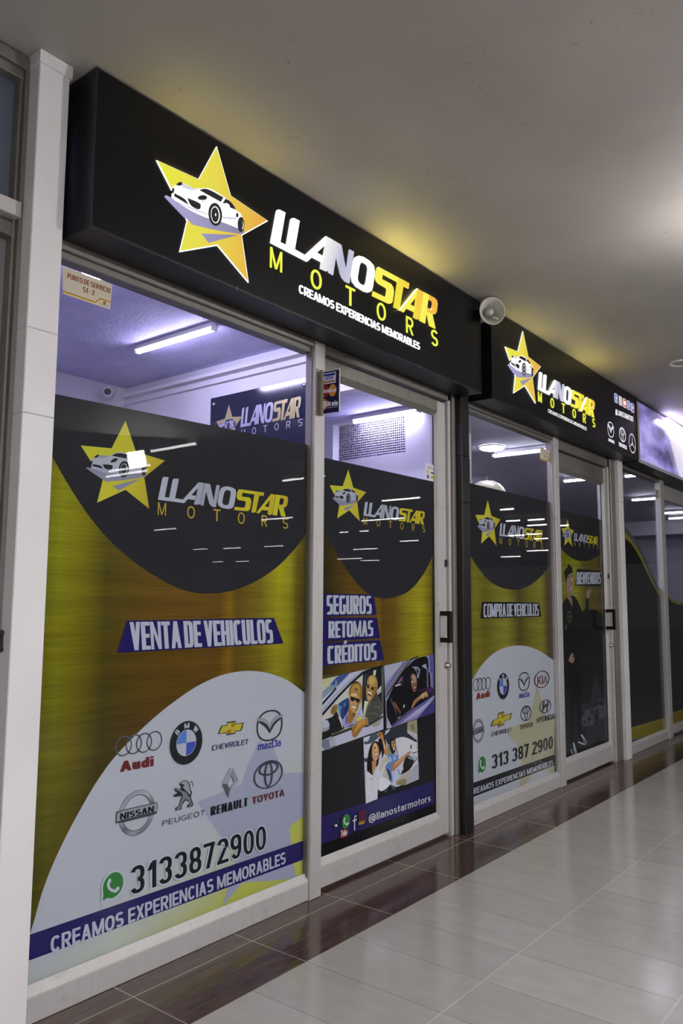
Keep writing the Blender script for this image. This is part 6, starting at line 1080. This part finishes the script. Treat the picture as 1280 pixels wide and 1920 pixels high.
# ------------------------------------------------------------------ lamps of the walkway and hall
t = thing('recessed_downlight', (6.54, -.81, 3.30), 'unlit round recessed downlight in the ceiling at the right edge', 'lamp')
m = MB(); m.sweep_ring((6.54, -.81, 3.309), (0, 0, -1), [(.095, 0), (.093, .008), (.075, .012), (.068, .008), (.064, .002)], M_white, 36); part('rim', m, t)
m = MB(); m.sweep_ring((6.54, -.81, 3.309), (0, 0, -1), [(.064, .001), (.03, .004), (0, .005)], M_grey, 30); part('lens', m, t)
for i, (x, y) in enumerate([(1.0, -3.3), (-1.5, -2.2)]):  # domes added out of view as extra light on the walkway
    disc_lamp(x, y, H-.001, .12, M_dome, 'added round dome lamp on the walkway ceiling, unseen, for more light', 'added_dome_lamp', 'added dome lamps over the walkway', .06)
for PX, PY, lb in ((4.08, -1.85, 'hanging white bowl lamp throwing light on the ceiling just beyond the right edge'), (3.1, -3.05, 'added hanging white bowl lamp, unseen, brightening the ceiling from the right'), (6.2, -2.9, 'added hanging white bowl lamp, unseen, brightening the ceiling further along the walkway')):  # second and third lamps are added to brighten the ceiling
    pl_ = thing('pendant_lamp', (PX, PY, 2.77), lb, 'lamp', 'bowl lamps along the walkway')
    m = MB(); m.sweep_ring((PX, PY, 2.82), (0, 0, 1), [(.001, -.05), (.05, -.046), (.09, -.028), (.108, 0), (.112, .012), (.108, .012), (.10, 0)], M_white, 32); part('bowl', m, pl_)
    m = MB(); m.sweep_ring((PX, PY, 2.82), (0, 0, 1), [(.101, .004), (.06, .02), (.001, .026)], M_pend, 32); part('diffuser', m, pl_)
    m = MB(); m.tube([(PX, PY, 2.845), (PX, PY, 3.309)], .004, M_white, 8); part('cord', m, pl_)
    m = MB(); m.sweep_ring((PX, PY, 3.309), (0, 0, -1), [(.04, 0), (.04, .012), (.006, .02)], M_white, 20); part('ceiling_rose', m, pl_)
def fill_panel(x, y, s, mat, label, group=None):
    t = thing('added_fill_panel', (x, y, H-.02), label, 'lamp', group)
    m = MB(); 
    for a in ((x-s/2-.02, x+s/2+.02, y-s/2-.02, y-s/2), (x-s/2-.02, x+s/2+.02, y+s/2, y+s/2+.02), (x-s/2-.02, x-s/2, y-s/2, y+s/2), (x+s/2, x+s/2+.02, y-s/2, y+s/2)): m.box(*a, H-.022, H-.001, M_white)
    part('frame', m, t); part('diffuser', bx(x-s/2, x+s/2, y-s/2, y+s/2, H-.016, H-.004, mat), t); return t
fl_ = thing('floodlight', (5.8, -5.14, 3.05), 'small square floodlight across the hall mirrored in the star of the big window sheet', 'lamp')
o_ = Vector((5.76, -5.1, 3.04)); nn_ = (Vector((2.2, 0, 1.5))-o_).normalized(); ux_ = nn_.cross(Vector((0, 0, 1))).normalized(); uz_ = ux_.cross(nn_)
ux_, uz_ = ux_*math.cos(.22)+uz_*math.sin(.22), uz_*math.cos(.22)-ux_*math.sin(.22)
q4 = lambda h, d: [tuple(o_+ux_*a*h+uz_*b*h+nn_*d) for a, b in ((-1, -1), (1, -1), (1, 1), (-1, 1))]
m = MB(); fr_, bk_ = q4(.11, .0), q4(.085, -.05)
for i in range(4): m.face([fr_[i], fr_[(i+1) % 4], bk_[(i+1) % 4], bk_[i]], M_darkm)
m.face(bk_, M_darkm); q_ = q4(.096, .0)
for i in range(4): m.face([fr_[i], fr_[(i+1) % 4], q_[(i+1) % 4], q_[i]], M_darkm)
part('housing', m, fl_); m = MB(); m.face(q4(.096, -.001), M_flood); part('lens', m, fl_)
m = MB(); m.tube([tuple(o_-nn_*.04), tuple(o_-nn_*.06+Vector((0, 0, .12))), (o_.x-nn_.x*.06, o_.y-nn_.y*.06, H)], .01, M_darkm, 8); part('bracket', m, fl_)
for x, y in ((-1.0, -5.2), (-4.2, -6.5), (-.6, -8.5), (1.0, -6.6)):  # invented panels giving fill light, kept clear of the glass reflections
    fill_panel(x, y, .9, M_fill, 'added square fill light panel, unseen on the ceiling behind the camera', 'added fill panels of the hall')
HALL = [(6.21, -4.98, .85), (6.85, -6.7, .95), (7.13, -7.15, 1.0), (9.03, -5.3, .9), (13.6, -14.2, .9), (19.9, -19.9, .8), (20.1, -18.4, .9), (20.15, -16.4, .9), (27.2, -26.8, .8), (27.5, -25.4, .9), (13.27, -9.83, 1.0), (12.0, -5.5, .85), (14.8, -7.9, 1.2), (20.7, -11.07, .7), (23.2, -14.65, 1.1), (28.3, -19.3, 1.4), (30.1, -19.5, 1.1), (17.05, -10.8, .3), (17.05, -10.1, .3), (14.6, -4.7, .3), (16.8, -5.65, .35), (16.85, -5.1, .4), (18.1, -5.65, .5), (20.67, -7.45, .5), (20.52, -6.85, .45), (22.15, -7.36, .45), (30.6, -12.55, .9), (27.4, -9.85, .9), (18.56, -5.15, .3)]
for x, y, L in HALL:
    tube_light('hall_tube_light', x, y-L/2, y+L/2, 3.25, 'tube light across the hall mirrored as a thin white streak in the dark sheets', M_hall, 'tube lights across the hall', .058)
